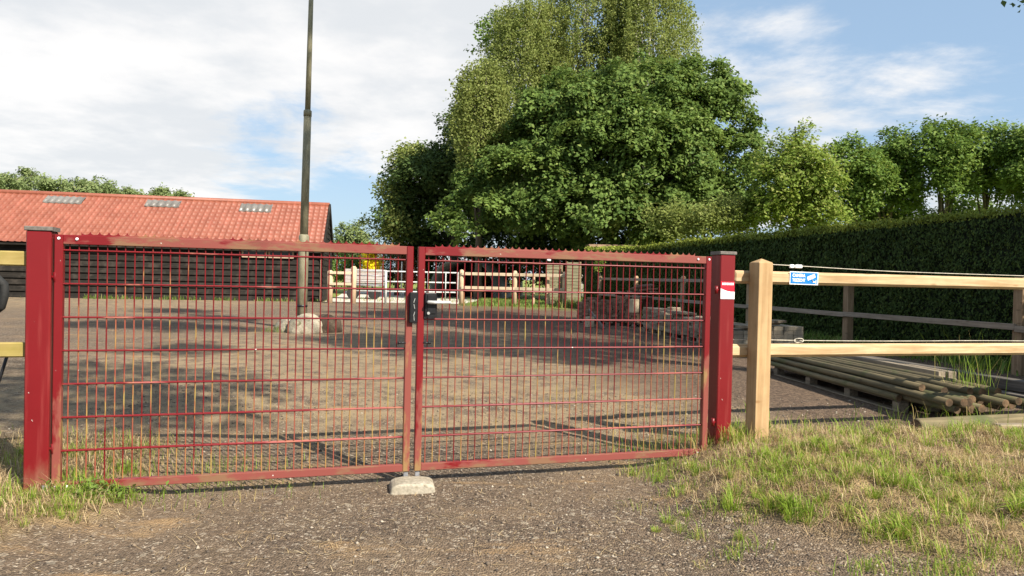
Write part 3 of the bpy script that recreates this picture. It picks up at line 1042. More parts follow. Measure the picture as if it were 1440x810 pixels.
# pale flat trailer behind gate
tb = at(514, 386, 41)
tr_ = thing('flat_trailer', 'pale boarded trailer standing behind the white farm gate', 'trailer', (tb.x, tb.y, 0), R(4))
mb = MB()
for k in range(4):
    mb.box((0, 0, 1.02 + k * .20), (2.2, 1.4, .185), None, .01)
mb.build('side_boards', M['trailer'], tr_)
MB().box((0, 0, .85), (2.3, 1.3, .10), None, .01).build('chassis', M['zinc'], tr_)
for sx in (-.6, .6):
    MB().tube([(sx, -.72, .34), (sx, -.52, .34)], .34, 20).build('wheel', M['rubber'], tr_)

# arched tarpaulin shelter
sc_ = at(655, 400, 47)
sh = thing('tarpaulin_shelter', 'grey arched tarpaulin shelter with a dark open front, behind the far fence', 'shelter', (sc_.x, sc_.y, 0), R(-9))
mb = MB(); n = 24; vs = []; fs = []
for (yy, rr) in ((-1.2, 1.0), (5.5, 1.0), (5.5, .975), (-1.2, .975)):
    for k in range(n + 1):
        a = PI - PI * k / n
        ca, sa = math.cos(a), math.sin(a)
        vs.append((2.15 * rr * math.copysign(abs(ca) ** .75, ca), yy, 2.48 * rr * sa ** .8))
for ring in range(4):
    b0 = ring * (n + 1); b1 = ((ring + 1) % 4) * (n + 1)
    for k in range(n): fs.append((b0 + k, b0 + k + 1, b1 + k + 1, b1 + k))
mb.add(vs, fs, True); mb.build('cover', M['tarp'], sh)
mb = MB(); vs = [(0, 5.3, 0)]
for k in range(n + 1):
    a = PI - PI * k / n; ca, sa = math.cos(a), math.sin(a)
    vs.append((2.1 * math.copysign(abs(ca) ** .75, ca), 5.3, 2.42 * sa ** .8))
mb.add(vs + [(x_, 5.34, z_) for x_, _, z_ in vs], [(0, k + 1, k + 2) for k in range(n)] + [(n + 2, n + 4 + k, n + 3 + k) for k in range(n)])
mb.build('back_sheet', M['shedwall'], sh)

# timber screens & shrubs at far corner
for (xa, xb2, Yv, top, lab, ball) in ((768, 790, 36.4, 2.2, 'slatted timber screen with a white ball on its top corner, behind the far pale fence', True),
                                      (797, 816, 36.0, 2.28, 'slatted timber screen beside the end of the hedge, right of the one with the ball', False)):
    a_ = at(xa, 395, Yv); b_2 = at(xb2, 395, Yv)
    s_ = thing('timber_screen', lab, 'screen', (a_.x, a_.y, 0), 0, 'slatted timber screens')
    wd = b_2.x - a_.x
    mb = MB()
    nb = 13
    for k in range(nb):
        mb.box((wd / 2, 0, .1 + (k + .5) * (top - .12) / nb), (wd, .03, (top - .12) / nb - .018), None, .004)
    mb.build('slats', M['screen'], s_)
    for xx in (0.0, wd):
        MB().box((xx, .055, top / 2 - .05), (.08, .07, top + .1), None, .005).build('post', M['oldpost'], s_)
    if ball:
        mb = MB(); vs = []
        mb2 = rock_mb(.125, .125, .125, 3, 3, .02, 0.0); mb2.v = [(x_ + .1, y_, z_ + top + .14) for x_, y_, z_ in mb2.v]
        mb2.build('ball', M['sign_white'], s_)

# brown roofed shed behind the hedge end
a_ = at(829, 349, 39); b_2 = at(905, 349, 39)
s_ = thing('garden_shed', 'low shed with brown roof half hidden behind the end of the hedge', 'shed', (a_.x, a_.y, 0))
wd = b_2.x - a_.x
MB().box((wd / 2, 1.5, 1.4), (wd - .2, 2.6, 2.8), None, 0).build('wall', M['shedwall'], s_)
zt_ = at(850, 343, 39).z
mb = MB(); mb.prism([(-.25, 2.78), (3.25, 2.78), (2.2, zt_ + .02), (.6, zt_)], (0, 1, 0), (0, 0, 1), (1, 0, 0), wd, origin=(wd / 2, 0, 0)); mb.build('roof', M['shedroof'], s_)

# ------------------------------------------------------------------ barn
BA = R(11)
br = thing('barn', 'long black weatherboarded barn with an orange red tiled roof at the left', 'barn', (-9.45, 35.3, 0), BA)
BL = 26.0; EZ = 2.72; RZ = 5.12; BD = 8.0
mb = MB()
nb = 9; bh = EZ / nb
for k in range(nb):
    z0 = k * bh
    # overlapping slanted board; split in a few lengths with tiny height offsets
    xx = -BL
    while xx < -.05:
        x2 = min(0, xx + random.uniform(4.0, 5.2))
        if x2 > -.6: x2 = 0
        j = random.uniform(-.006, .006)
        vs = [(xx + .002, -.095 + j, z0), (x2 - .002, -.095 + j, z0), (x2 - .002, -.004, z0 + bh * 1.03), (xx + .002, -.004, z0 + bh * 1.03),
              (xx + .002, -.02 + j, z0), (x2 - .002, -.02 + j, z0), (x2 - .002, .01, z0 + bh * 1.06), (xx + .002, .01, z0 + bh * 1.06)]
        mb.add(vs, [(0, 1, 2, 3), (5, 4, 7, 6), (4, 5, 1, 0), (1, 5, 6, 2), (4, 0, 3, 7)])
        xx = x2
mb.box((-BL / 2, BD / 2 + .02, EZ / 2), (BL - .05, BD - .05, EZ - .01), None, 0)
# gable boards
def gtri(zz): return max(0.0, min(BD / 2, BD / 2 * (1 - (zz - EZ) / (RZ - EZ)))) if zz > EZ else BD / 2
k = 0
while True:
    z0 = k * bh
    if z0 >= RZ - .1: break
    z1 = min(z0 + bh, RZ); h0, h1 = gtri(z0), gtri(z1)
    vs = [(.05, BD / 2 - h0, z0), (.05, BD / 2 + h0, z0), (.015, BD / 2 + h1, z1), (.015, BD / 2 - h1, z1)]
    mb.add(vs + [(-.02, y_, z_) for _, y_, z_ in vs], [(0, 1, 2, 3), (4, 5, 1, 0)]); k += 1
mb.build('wall', M['barnwood'], br)
# roof: wavy tiles
TW, TRH = .285, .40
def roof_side(y0, y1, z0, z1, name):
    sl = math.hypot(y1 - y0, z1 - z0)
    nw = int((BL + .6) / TW); per = 8
    nr = int(sl / TRH)
    u = np.linspace(-BL - .3, .05, nw * per + 1)
    t = []; off = []
    for r_ in range(nr):
        for a_, o_ in ((0, .034), (.5, .017), (.985, .0)):
            t.append((r_ + a_) / nr); off.append(o_)
    t.append(1.0); off.append(.0)
    t = np.array(t); off = np.array(off)
    ph = ((u - u[0]) / TW) % 1
    prof = .020 * (np.cos(2 * PI * ph) * .7 + .3 * np.cos(4 * PI * ph + .6))
    U, T = np.meshgrid(u, t); O = off[:, None] + prof[None, :]
    ny_, nz_ = -(z1 - z0) / sl, (y1 - y0) / sl
    if nz_ < 0: ny_, nz_ = -ny_, -nz_
    Vv = np.stack([U, y0 + (y1 - y0) * T + ny_ * O, z0 + (z1 - z0) * T + nz_ * O], -1).reshape(-1, 3)
    ii = np.arange(len(u) * len(t)).reshape(len(t), len(u))
    Ff = np.stack([ii[:-1, :-1], ii[:-1, 1:], ii[1:, 1:], ii[1:, :-1]], -1).reshape(-1, 4)
    o = raw_mesh(name, Vv, Ff, M['roof'], br, smooth=False)
    return o
EOV = .42
ez_e = EZ - (RZ - EZ) / (BD / 2) * EOV + .06
rf = roof_side(-EOV, BD / 2, ez_e, RZ + .06, 'roof')
rb = roof_side(BD + EOV, BD / 2, ez_e, RZ + .06, 'roof')
mb = MB(); mb.tube([(-BL - .32, BD / 2, RZ + .07), (.07, BD / 2, RZ + .07)], .13, 10); mb.build('ridge_cap', M['roof'], rf)
# soffit slab so the roof is solid
for s_1 in (0, 1):
    mb = MB()
    ya, yb = (-EOV + .05, BD / 2 - .01) if s_1 == 0 else (BD + EOV - .05, BD / 2 + .01)
    vs = [(-BL - .25, ya, ez_e - .03), (.03, ya, ez_e - .03), (.03, yb, RZ), (-BL - .25, yb, RZ)]
    mb.add(vs + [(x_, y_, z_ - .09) for x_, y_, z_ in vs], [(0, 1, 2, 3), (7, 6, 5, 4), (0, 4, 5, 1), (1, 5, 6, 2), (2, 6, 7, 3), (3, 7, 4, 0)])
    mb.build('soffit', M['barnwood'], br)
    mb = MB(); mb.beam((.095, ya - (.05 if s_1 == 0 else -.05), ez_e - .11), (.095, yb, RZ - .06), .07, .42, 0, up=(0, 0, 1)); mb.build('verge_board', M['barnwood'], br)
# skylights
for (xa, xb2, ya_, yb_) in ((65, 120, 277.5, 287), (207, 255, 282.5, 292), (339, 383, 289, 299)):
    # place in the roof plane by depth search
    sl = (RZ + .06 - ez_e) / (BD / 2 + EOV)
    Mi = br.matrix_basis.inverted() if False else (Matrix.Translation((-9.45, 35.3, 0)) @ Matrix.Rotation(BA, 4, 'Z')).inverted()
    loc = []
    for px, py in ((xa - 3, yb_), (xb2 - 2, yb_), (xb2 + 2, ya_), (xa + 1, ya_)):
        lo_, hi_ = 28., 48.
        for _ in range(40):
            md = (lo_ + hi_) / 2; q = Mi @ at(px, py, md)
            if q.z - (ez_e + (q.y + EOV) * sl) > 0: lo_ = md
            else: hi_ = md
        q = Mi @ at(px, py, (lo_ + hi_) / 2); loc.append(q)
    x0 = (loc[0].x + loc[3].x) / 2; x1 = (loc[1].x + loc[2].x) / 2; y0 = (loc[0].y + loc[1].y) / 2; y1 = min((loc[2].y + loc[3].y) / 2, BD / 2 - .35)
    nn = Vector((0, -sl, 1)).normalized()
    n_ = max(4, int((x1 - x0) / TW)); per = 8
    vs = []; fs = []
    for side in (.098, .02):
        for i in range(n_ * per + 1):
            ph = i / per; o_ = side + .024 * math.cos(2 * PI * ph)
            for yv in (y0, y1):
                p = Vector((x0 + (x1 - x0) * i / (n_ * per), yv, ez_e + (yv + EOV) * sl)) + nn * o_
                vs.append(p)
    t_ = (n_ * per + 1) * 2
    for i in range(n_ * per):
        fs.append((2 * i, 2 * i + 2, 2 * i + 3, 2 * i + 1))
        fs.append((2 * i, t_ + 2 * i, t_ + 2 * i + 2, 2 * i + 2))
    mb = MB(); mb.add(vs, fs, True); mb.build('skylight', M['skylight'], rf)
# strip windows below the eave
for (xa, xb2) in ((-3.75, -2.60), (-2.52, -1.35)):
    f = MB()
    f.box(((xa + xb2) / 2, -.135, 2.13), (xb2 - xa, .05, .055)); f.box(((xa + xb2) / 2, -.135, 2.435), (xb2 - xa, .05, .05))
    for xx in (xa + .025, xb2 - .025): f.box((xx, -.137, 2.27), (.075, .05, .285))
    wf = f.build('window', M['barnframe'], br)
    MB().box(((xa + xb2) / 2, -.118, 2.27), (xb2 - xa - .1, .012, .28)).build('pane', M['glass'], wf)
MB().box((-.035, -.125, EZ / 2 - .12), (.075, .045, EZ - .25), None, .003).build('corner_board', M['barnframe'], br)

# ------------------------------------------------------------------ lamp post and boulders
pb = at(423.5, 460, 17.4)
lp = thing('lamp_post', 'tall stepped grey green lamp post rising from the boulders in the yard', 'lamp post', (pb.x, pb.y, 0))
def lpx(z): return Vector((.012 * z, 0, z))
mb = MB(); mb.tube([lpx(-.1), lpx(2.15), lpx(2.28), lpx(2.32)], [.132, .122, .122, .098], 16); mb.build('lower_shaft', M['lamp_pole'], lp)
mb = MB(); mb.tube([lpx(2.3), lpx(5.28)], [.098, .090], 16); mb.tube([lpx(5.2), lpx(5.33), lpx(5.36)], [.098, .098, .07], 16); mb.build('middle_shaft', M['lamp_pole'], lp)
mb = MB(); mb.tube([lpx(5.3), lpx(9.2)], [.068, .052], 14); mb.build('upper_shaft', M['lamp_pole'], lp)
mb = MB(); mb.tube([lpx(9.1), lpx(9.25), lpx(9.3) + Vector((.1, -.3, .05)), lpx(9.3) + Vector((.15, -.75, .06))], [.05, .05, .08, .05], 10); mb.build('lamp_head', M['lamp_pole'], lp)
mb = MB(); mb.tube([lpx(.55), lpx(.60)], .137, 16); mb.build('band', M['black'], lp)
for (px, py, rx, ry, rz, mt_, lab, sd) in (
        (424.5, 469, .44, .34, .36, 'stone', 'big pale rounded boulder in front of the lamp post', 3),
        (398, 467, .27, .24, .24, 'stone', 'small pale mossy boulder left of the big one at the lamp post', 8),
        (457, 468, .34, .3, .36, 'stone_dark', 'dark brown boulder right of the pale one at the lamp post', 5)):
    c_ = gnd(px, py)
    o = rock_mb(rx, ry, rz, sd, 4, .13, .22).build('boulder', M[mt_], None, (c_.x, c_.y + ry * .8, rz * .22), random.uniform(0, 1))
    tag(o, lab, 'boulder', 'boulders around the lamp post')

# ------------------------------------------------------------------ stacks of bricks, pavers, slabs
def pallet(loc, rz, lab, L_=1.2, W2=.9, grp='wooden pallets', nblk=3):
    r_ = thing('pallet', lab, 'pallet', loc, rz, grp)
    nbd = 6
    for k in range(nbd):
        yy = -W2 / 2 + (k + .5) * W2 / nbd
        MB().box((0, yy, .118), (L_, W2 / nbd - .035, .022), None, .003).build('deck_board', M['pallet'], r_)
    for xx in np.linspace(-L_ / 2 + .06, L_ / 2 - .06, nblk):
        for yy in (-W2 / 2 + .06, 0, W2 / 2 - .06):
            MB().box((xx, yy, .058), (.12, .11, .095), None, .004).build('block', M['pallet'], r_)
    for yy in (-W2 / 2 + .06, W2 / 2 - .06):
        MB().box((0, yy, .005), (L_, .1, .018), None, .002).build('bottom_board', M['pallet'], r_)
    return r_


brick_cache = {}
def block(name, dims, mat, loc, rz, label, cat, group, tilt=(0, 0)):
    key = (name, dims, mat)
    if key not in brick_cache:
        mb = MB(); mb.box((0, 0, 0), dims, None, min(dims) * .08)
        o = mb.build(name, M[mat]); brick_cache[key] = o
    else:
        o = brick_cache[key].copy(); COL.objects.link(o)
    o.location = loc; o.rotation_euler = (tilt[0], tilt[1], rz)
    return tag(o, label, cat, group)


def rows(origin, rz, nx_, ny_, nz_, dims, gap, name, mat, label, cat, group, jit=.01, prob=1.0, topdrop=0, only_shell=True, hfun=None):
    o = Vector(origin); cx, sx = math.cos(rz), math.sin(rz)
    for k in range(nz_):
        for j in range(ny_):
            for i in range(nx_):
                top = nz_ if hfun is None else hfun(i, j)
                if k >= top: continue
                if only_shell and 0 < j < ny_ - 1 and k < top - 1: continue
                if only_shell and j == ny_ - 1 and k < top - 1 and 0 < i < nx_ - 1: continue
                if random.random() > prob: continue
                lx = (i + .5) * (dims[0] + gap) + random.uniform(-jit, jit); ly = (j + .5) * (dims[1] + gap) + random.uniform(-jit, jit)
                lz = (k + .5) * (dims[2] + .001)
                block(name, dims, mat, o + Vector((lx * cx - ly * sx, lx * sx + ly * cx, lz)), rz + random.uniform(-jit, jit) * 3, label, cat, group)


def alongp(p0, p1): return math.atan2(p1[1] - p0[1], p1[0] - p0[0])


# red brick heap (far)
A0 = (2.05, 22.3); A1 = (3.95, 20.6); rz = alongp(A0, A1)
for t, lab in ((.22, 'wooden pallet under the far left end of the reddish brick stack'), (.8, 'wooden pallet under the near end of the reddish brick stack')):
    px, py = A0[0] + (A1[0] - A0[0]) * t - math.sin(rz) * .5, A0[1] + (A1[1] - A0[1]) * t + math.cos(rz) * .5
    pallet((px, py, 0), rz, lab)
hp = [8, 9, 9, 8, 8, 9, 10, 10, 9, 11]
rows((A0[0], A0[1], .13), rz, 10, 4, 11, (.21, .20, .068), .01, 'brick', 'brick_red', 'old reddish brick in the stack on pallets by the weathered fence', 'brick', 'reddish bricks stacked on pallets',
     jit=.014, hfun=lambda i, j: hp[i] + (j % 2) - (1 if j == 3 else 0))
# dark irregular slabs on the top
for k in range(9):
    t = random.uniform(.45, 1.0)
    px, py = A0[0] + (A1[0] - A0[0]) * t - math.sin(rz) * .45, A0[1] + (A1[1] - A0[1]) * t + math.cos(rz) * .45
    block('broken_slab', (.42, .30, .05), 'brick_red', (px, py, .95 + .05 * k * .7), random.uniform(0, 3), 'broken reddish slab lying loose on top of the brick stack', 'slab', 'loose slabs on the brick stack', (random.uniform(-.2, .2), random.uniform(-.15, .15)))
# tan upright block
c_ = at(891, 440, 18.9)
block('stone_block', (.20, .22, .36), 'tanblock', (c_.x, c_.y, .70), .5, 'tan upright stone block between the red bricks and grey slabs', 'stone block', None)
# grey slabs (middle)
B0 = (3.55, 19.2); B1 = (4.3, 15.3); rz = alongp(B0, B1)
nB = Vector((-math.sin(rz), math.cos(rz), 0))
for t, lab in ((.16, 'wooden pallet under the far grey slabs, next to the red bricks'), (.5, 'wooden pallet under the middle of the grey slabs'), (.84, 'wooden pallet under the near end of the grey slabs')):
    px, py = B0[0] + (B1[0] - B0[0]) * t + nB.x * .45, B0[1] + (B1[1] - B0[1]) * t + nB.y * .45
    pallet((px, py, 0), rz, lab)
hp2 = [9, 9, 8, 7, 8, 7, 6, 7]
rows((B0[0], B0[1], .13), rz, 8, 2, 9, (.47, .42, .058), .012, 'paving_slab', 'slab', 'grey paving slab in the long stack on pallets beside the weathered fence', 'slab', 'grey paving slabs stacked on pallets', jit=.03, hfun=lambda i, j: hp2[i] - j)
c_ = at(942, 440, 17.4)
block('stone_block', (.26, .22, .16), 'tanblock', (c_.x + .1, c_.y, .66), .4, 'tan stone block lying on top of the long grey slab stack', 'stone block', None)
c_ = at(951, 447, 17.0)
block('paving_slab', (.6, .45, .05), 'slab', (c_.x + .1, c_.y, .63), .4, 'pale grey slab lying askew on the long slab stack, near the tan block', 'slab', None, (.05, .04))
# grey pavers near (by the pine post)
C0_ = at(1020, 490, 13.4); rz = R(12)
for t, lab in ((.42, 'wooden pallet under the left of the grey paver stack behind the pine post'), (1.35, 'wooden pallet under the right of the grey paver stack behind the pine post')):
    pallet((C0_.x + t * math.cos(rz) * 1.0, C0_.y + .42 + t * math.sin(rz), 0), rz, lab, L_=.86, W2=.8)
def hC(i, j): return 5 if i > 2 else (4 if i > 0 else 6)
rows((C0_.x - .05, C0_.y, .13), rz, 8, 4, 6, (.205, .20, .082), .008, 'paving_block', 'brick_grey', 'grey paving block in the stack on pallets behind the pine post', 'paving block', 'grey paving blocks behind the pine post', jit=.008, hfun=hC)
for k, (dx, dy, dz, t1) in enumerate(((.45, .3, .515, .1), (.85, .45, .575, -.1), (.95, .35, .62, .2))):
    block('paving_slab', (.5, .4, .05), 'slab', (C0_.x + dx, C0_.y + dy, dz + .02), .3 * k, 'grey slab lying loose on top of the paver stack behind the pine post', 'slab', 'loose slabs on the grey paver stack', (0, 0))
block('brick', (.21, .10, .065), 'brick_red', (C0_.x + .13, C0_.y + .25, .66), .2, 'single red brick lying on the left end of the grey paver stack', 'brick', None)

# dark stick leaning on the red bricks
a_ = gnd(850, 463); t_ = at(828, 436, 21.6)
o = MB().beam(a_, t_ + Vector((0, -.1, 0)), .05, .09, .004).build('plank', M['sleeper'])
tag(o, 'dark plank leaning against the reddish brick stack', 'plank')
c_ = gnd(829, 460)
block('stone_block', (.22, .2, .3), 'tanblock', (c_.x, c_.y, .15), .3, 'pale stone block standing on the ground in front of the red bricks', 'stone block', None)

# ------------------------------------------------------------------ poles on long pallet
PF = Vector((3.98, 10.75, 0)); PN = Vector((4.30, 7.0, 0)); pd = (PN - PF).normalized(); pside = Vector((-pd.y, pd.x, 0))  # right of travel? towards +x
if pside.x < 0: pside = -pside
rzp = math.atan2(pd.y, pd.x)
pallet_c = PF + pd * 1.6 + pside * .38
pallet((pallet_c.x, pallet_c.y, 0), rzp, 'long pallet under the stacked round poles', L_=3.0, W2=.85, nblk=4)
pole_list = []
rowsp = [(.168, 12, -.06), (.240, 11, -.03), (.308, 5, .03)]
for zc, n_, off in rowsp:
    for k in range(n_):
        pole_list.append((zc, off + k * (.094 if zc < .3 else .17) + random.uniform(-.012, .012)))
near_j = [-.38, -.30, .0, .12, .25, .05, .35, .3, -.15, -.2, .1, .28, .02, .3, -.1, -.05, .3]
for i, (zc, off) in enumerate(pole_list):
    r_ = random.uniform(.036, .045)
    far = PF + pside * (off * .8 - .02) - pd * random.uniform(0, .5) + Vector((0, 0, zc + .0))
    nr = PF + pd * (3.55 + near_j[(i * 7) % 17] * 1.1) + pside * (off * 1.0) + Vector((0, 0, zc + random.uniform(-.01, .012)))
    rt_ = nr
    d = (nr - far)
    mb = MB()
    pts = [far.lerp(nr, t) + Vector((random.uniform(-.006, .006), 0, random.uniform(-.004, .004))) for t in (0, .25, .5, .75, 1)]
    o0 = pts[0].copy(); an = math.atan2(d.y, d.x)
    Ri = Matrix.Rotation(-an, 3, 'Z')
    mb.tube([Ri @ (p - o0) for p in pts], [r_ * .9, r_ * .95, r_, r_ * 1.02, r_], 12, True, 0, 1)
    o = mb.build('wooden_pole', [M['pole_wood'], M['pole_end']], None, o0, an)
    tag(o, 'round mossy wooden pole stacked on the long pallet behind the pine fence', 'pole', 'round poles stacked on the long pallet')

# squared beams behind the poles
for k, (px0, py0, px1, py1, z0, w_, h_, lab) in enumerate((
        (5.1, 12.2, 6.05, 7.6, .07, .16, .14, 'long grey beam lying on the ground just behind the round poles'),
        (5.35, 12.6, 6.55, 7.3, .07, .18, .14, 'long grey beam lying on the ground nearest the hedge fence'),
        (5.2, 12.3, 6.25, 7.5, .215, .16, .13, 'grey beam lying on top of the two grey beams behind the poles'),
        (4.85, 11.3, 5.2, 8.55, .30, .09, .09, 'squared timber with a pale sawn end resting beside the round poles'),
        (5.0, 11.2, 5.42, 8.7, .28, .11, .10, 'squared grey timber with a pale end, right of the thinner one'))):
    a_ = Vector((px0, py0, 0)); b_2 = Vector((px1, py1, 0)); d = b_2 - a_
    mb = MB(); mb.beam((0, 0, z0), (d.length, 0, z0), w_, h_, .006)
    o = mb.build('timber_beam', [M['sleeper'] if k < 3 else M['pallet']], None, a_, math.atan2(d.y, d.x))
    tag(o, lab, 'beam', 'squared timbers behind the poles')
for k, yy in enumerate((8.9, 10.6)):
    o = MB().box((0, 0, 0), (.9, .12, .22), None, .005).build('bearer', M['pallet'], None, (5.15 - (yy - 8.9) * .13, yy, .11), R(8))
    tag(o, ('near' if k == 0 else 'far') + ' wooden bearer on the ground under the squared timbers beside the poles', 'bearer')

# foreground log & half hidden plank
a_ = gnd(1288, 600, .06); b_2 = Vector((5.6, 7.05, .06)); a_.z = .065
d = b_2 - a_; an = math.atan2(d.y, d.x)
mb = MB(); mb.tube([(0, 0, 0), (.02, 0, 0), (.8, .01, .01), (d.length, 0, .02)], [.062, .072, .072, .068], 14, True, 0, 1)
o = mb.build('wooden_log', [M['pole_wood'], M['pole_end']], None, a_, an)
tag(o, 'single round log lying along the grass edge in front of the stacked poles', 'log')
a_ = Vector((4.55, 6.62, .06)); b_2 = Vector((5.9, 6.8, .07)); d = b_2 - a_
o = MB().beam((0, 0, 0), (d.length, 0, 0), .1, .07, .01).build('plank', M['pallet'], None, a_, math.atan2(d.y, d.x))
tag(o, 'short pale plank half buried in the grass in front of the single log', 'plank')

# ------------------------------------------------------------------ hedge
def hedge_top(yv): return 2.80


hroot2 = thing('hedge', 'tall dark clipped conifer hedge running back along the right side of the yard', 'hedge', (0, 0, 0))
HOFF = 1.05
path_pts = [hxy(5.0, HOFF), hxy(31.4, HOFF), Vector((3.5, 33.6, 0))]
mb = MB()
thk = 1.1
outer = []
inner = [hxy(5.0, HOFF + .12), hxy(31.4, HOFF + .12) + Vector((.0, 0, 0)), Vector((3.5, 33.75, 0))]
outer = [hxy(5.0, HOFF + thk), hxy(32.5, HOFF + thk), Vector((3.5, 34.8, 0))]
zt1, zt2 = 2.72, 2.72
for k in range(2):
    i0, i1, o0, o1 = inner[k], inner[k + 1], outer[k], outer[k + 1]
    vs = [i0, i1, o1, o0]; vs = [Vector((p.x, p.y, -.1)) for p in vs] + [Vector((p.x, p.y, zt1)) for p in vs]
    mb.add(vs, [(4, 5, 6, 7), (0, 1, 5, 4), (1, 2, 6, 5), (2, 3, 7, 6), (3, 0, 4, 7)])
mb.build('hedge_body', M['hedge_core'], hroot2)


def hedge_leaves(n, size, ya, yb, wpow, name):
    yy = ya + (yb - ya) * rng.random(n) ** wpow
    zz = rng.random(n) * 2.86
    top = rng.random(n) < .26
    wob = (fbm(yy * 1.1, zz * 1.4, 51) - .5) * .22 + (fbm(yy * 4, zz * 5, 52) - .5) * .10
    xo = HOFF + .05 + wob + rng.normal(size=n) * .035
    zz = np.where(top, 2.74 + (fbm(yy * 1.1, yy * 0, 55) - .5) * .16 + (fbm(yy * 5, yy * 0, 56) - .5) * .10 + np.abs(rng.normal(size=n)) * .045 * (1 + 2.2 * (rng.random(n) < .06)), zz)
    xo = np.where(top, HOFF + rng.random(n) * thk, xo)
    P = np.stack([8.1 - .197 * (yy - 11.3) + xo, yy, zz], 1)
    nf = np.array([-1, -.197, .35])
    Q = np.where(top[:, None], np.array([-.2, 0, 1.]), nf) + rng.normal(size=(n, 3)) * .55
    dv = np.tile(np.array([-.35, 0, 1.0]), (n, 1)); 
    cl = fbm(yy * 3, zz * 3, 57)
    r_ = np.clip(rng.random(n) * .7 + (cl - .5) * .9 + .1, 0, 1)
    g = np.where(top | (zz > 2.66), .45 + .55 * rng.random(n), (rng.random(n) < .05) * .25)  # top leaves yellower: sunlight on the hedge top put into their tint
    s = size * rng.uniform(.6, 1.35, n) * np.clip(yy / 16, .8, 1.7)
    leaves(name, P, Q, s, M['lf_hedge'], hroot2, np.stack([r_, g, 0 * g], 1), dv, .42)


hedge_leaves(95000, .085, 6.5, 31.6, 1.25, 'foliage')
# return piece across the end
n = 14000
t = rng.random(n); zz = rng.random(n) * 2.85; top = rng.random(n) < .35
base_i = np.array([inner[1].x, inner[1].y]); base_e = np.array([3.5, 33.7])
pxy = base_i + (base_e - base_i) * t[:, None]
zz = np.where(top, 2.78 + np.abs(rng.normal(size=n)) * .06, zz)
pxy[:, 1] += np.where(top, rng.random(n) * 1.0, -.08 + rng.normal(size=n) * .05)
Q = np.where(top[:, None], np.array([0, -.2, 1.]), np.array([-.3, -1, .3])) + rng.normal(size=(n, 3)) * .5
r_ = rng.random(n); g = np.where(top | (zz > 2.68), .6 + .4 * rng.random(n), 0)  # top of the return carries the same sunlit yellow in its tint
leaves('foliage', np.column_stack([pxy, zz]), Q, .13 * rng.uniform(.7, 1.3, n), M['lf_hedge'], hroot2, np.stack([r_, g, 0 * g], 1), np.tile(np.array([0, 0, 1.]), (n, 1)), .45)

# ------------------------------------------------------------------ trees
def px_blob(x, y, rxp, ryp, Yv, depth=None, base=(0, 0)):
    """an ellipsoid that spans rxp, ryp photo pixels at depth Yv"""
    p = at(x, y, Yv); k = Yv / 1000
    return ((p.x - base[0], p.y - base[1], p.z), (rxp * k, (depth if depth else rxp * k), ryp * k))


# big maple
Yv = 46; bx = at(850, 400, Yv).x; b0 = (bx, Yv)
bl = [px_blob(860, 235, 150, 115, Yv, 6.5, b0), px_blob(985, 195, 72, 105, Yv + 1, 5, b0), px_blob(745, 255, 100, 80, Yv - 1, 5, b0),
      px_blob(890, 150, 95, 70, Yv, 5, b0), px_blob(795, 170, 80, 70, Yv, 5, b0), px_blob(975, 140, 55, 58, Yv, 4, b0), px_blob(1030, 245, 46, 75, Yv, 4, b0), px_blob(830, 295, 160, 48, Yv - 2, 5, b0), px_blob(960, 285, 100, 55, Yv - 1, 4.5, b0), px_blob(680, 300, 62, 46, Yv - 3, 3, b0)]
tree('maple_tree', 'huge dark green maple standing in the middle, behind the yard', 'tree', b0, bl, 1900, 85, .85, .275, M['lf_maple'], M['bark'], .5, 24, None, .14, rmin=.62, droop=.5, thick=.15, lobes=36, lobe_r=.25, core=.86)
# left dark trees
Yv = 52; bx = at(640, 400, Yv).x; b0 = (bx, Yv)
bl = [px_blob(650, 240, 60, 75, Yv, 5, b0), px_blob(610, 275, 60, 65, Yv, 5, b0), px_blob(680, 290, 70, 60, Yv, 4, b0), px_blob(665, 200, 50, 50, Yv, 4, b0), px_blob(570, 300, 45, 45, Yv, 4, b0), px_blob(580, 330, 50, 25, Yv, 4, b0)]
tree('broadleaf_tree', 'dark olive broadleaf tree at the left flank of the huge maple', 'tree', b0, bl, 480, 80, 1.1, .27, M['lf_dark'], M['bark'], .4, 16, None, .10, rmin=.5, thick=.25)
Yv = 50; bx = at(558, 400, Yv).x; b0 = (bx, Yv)
bl = [px_blob(558, 295, 33, 45, Yv, 2.2, b0), px_blob(575, 235, 22, 40, Yv + 1, 2, b0), px_blob(545, 325, 26, 24, Yv, 2, b0)]
tree('broadleaf_tree', 'pale loose young tree at the far left edge of the tall tree group', 'tree', b0, bl, 120, 60, .85, .24, M['lf_birch'], M['bark'], .16, 14, None, .2, rmin=.3, thick=.3)


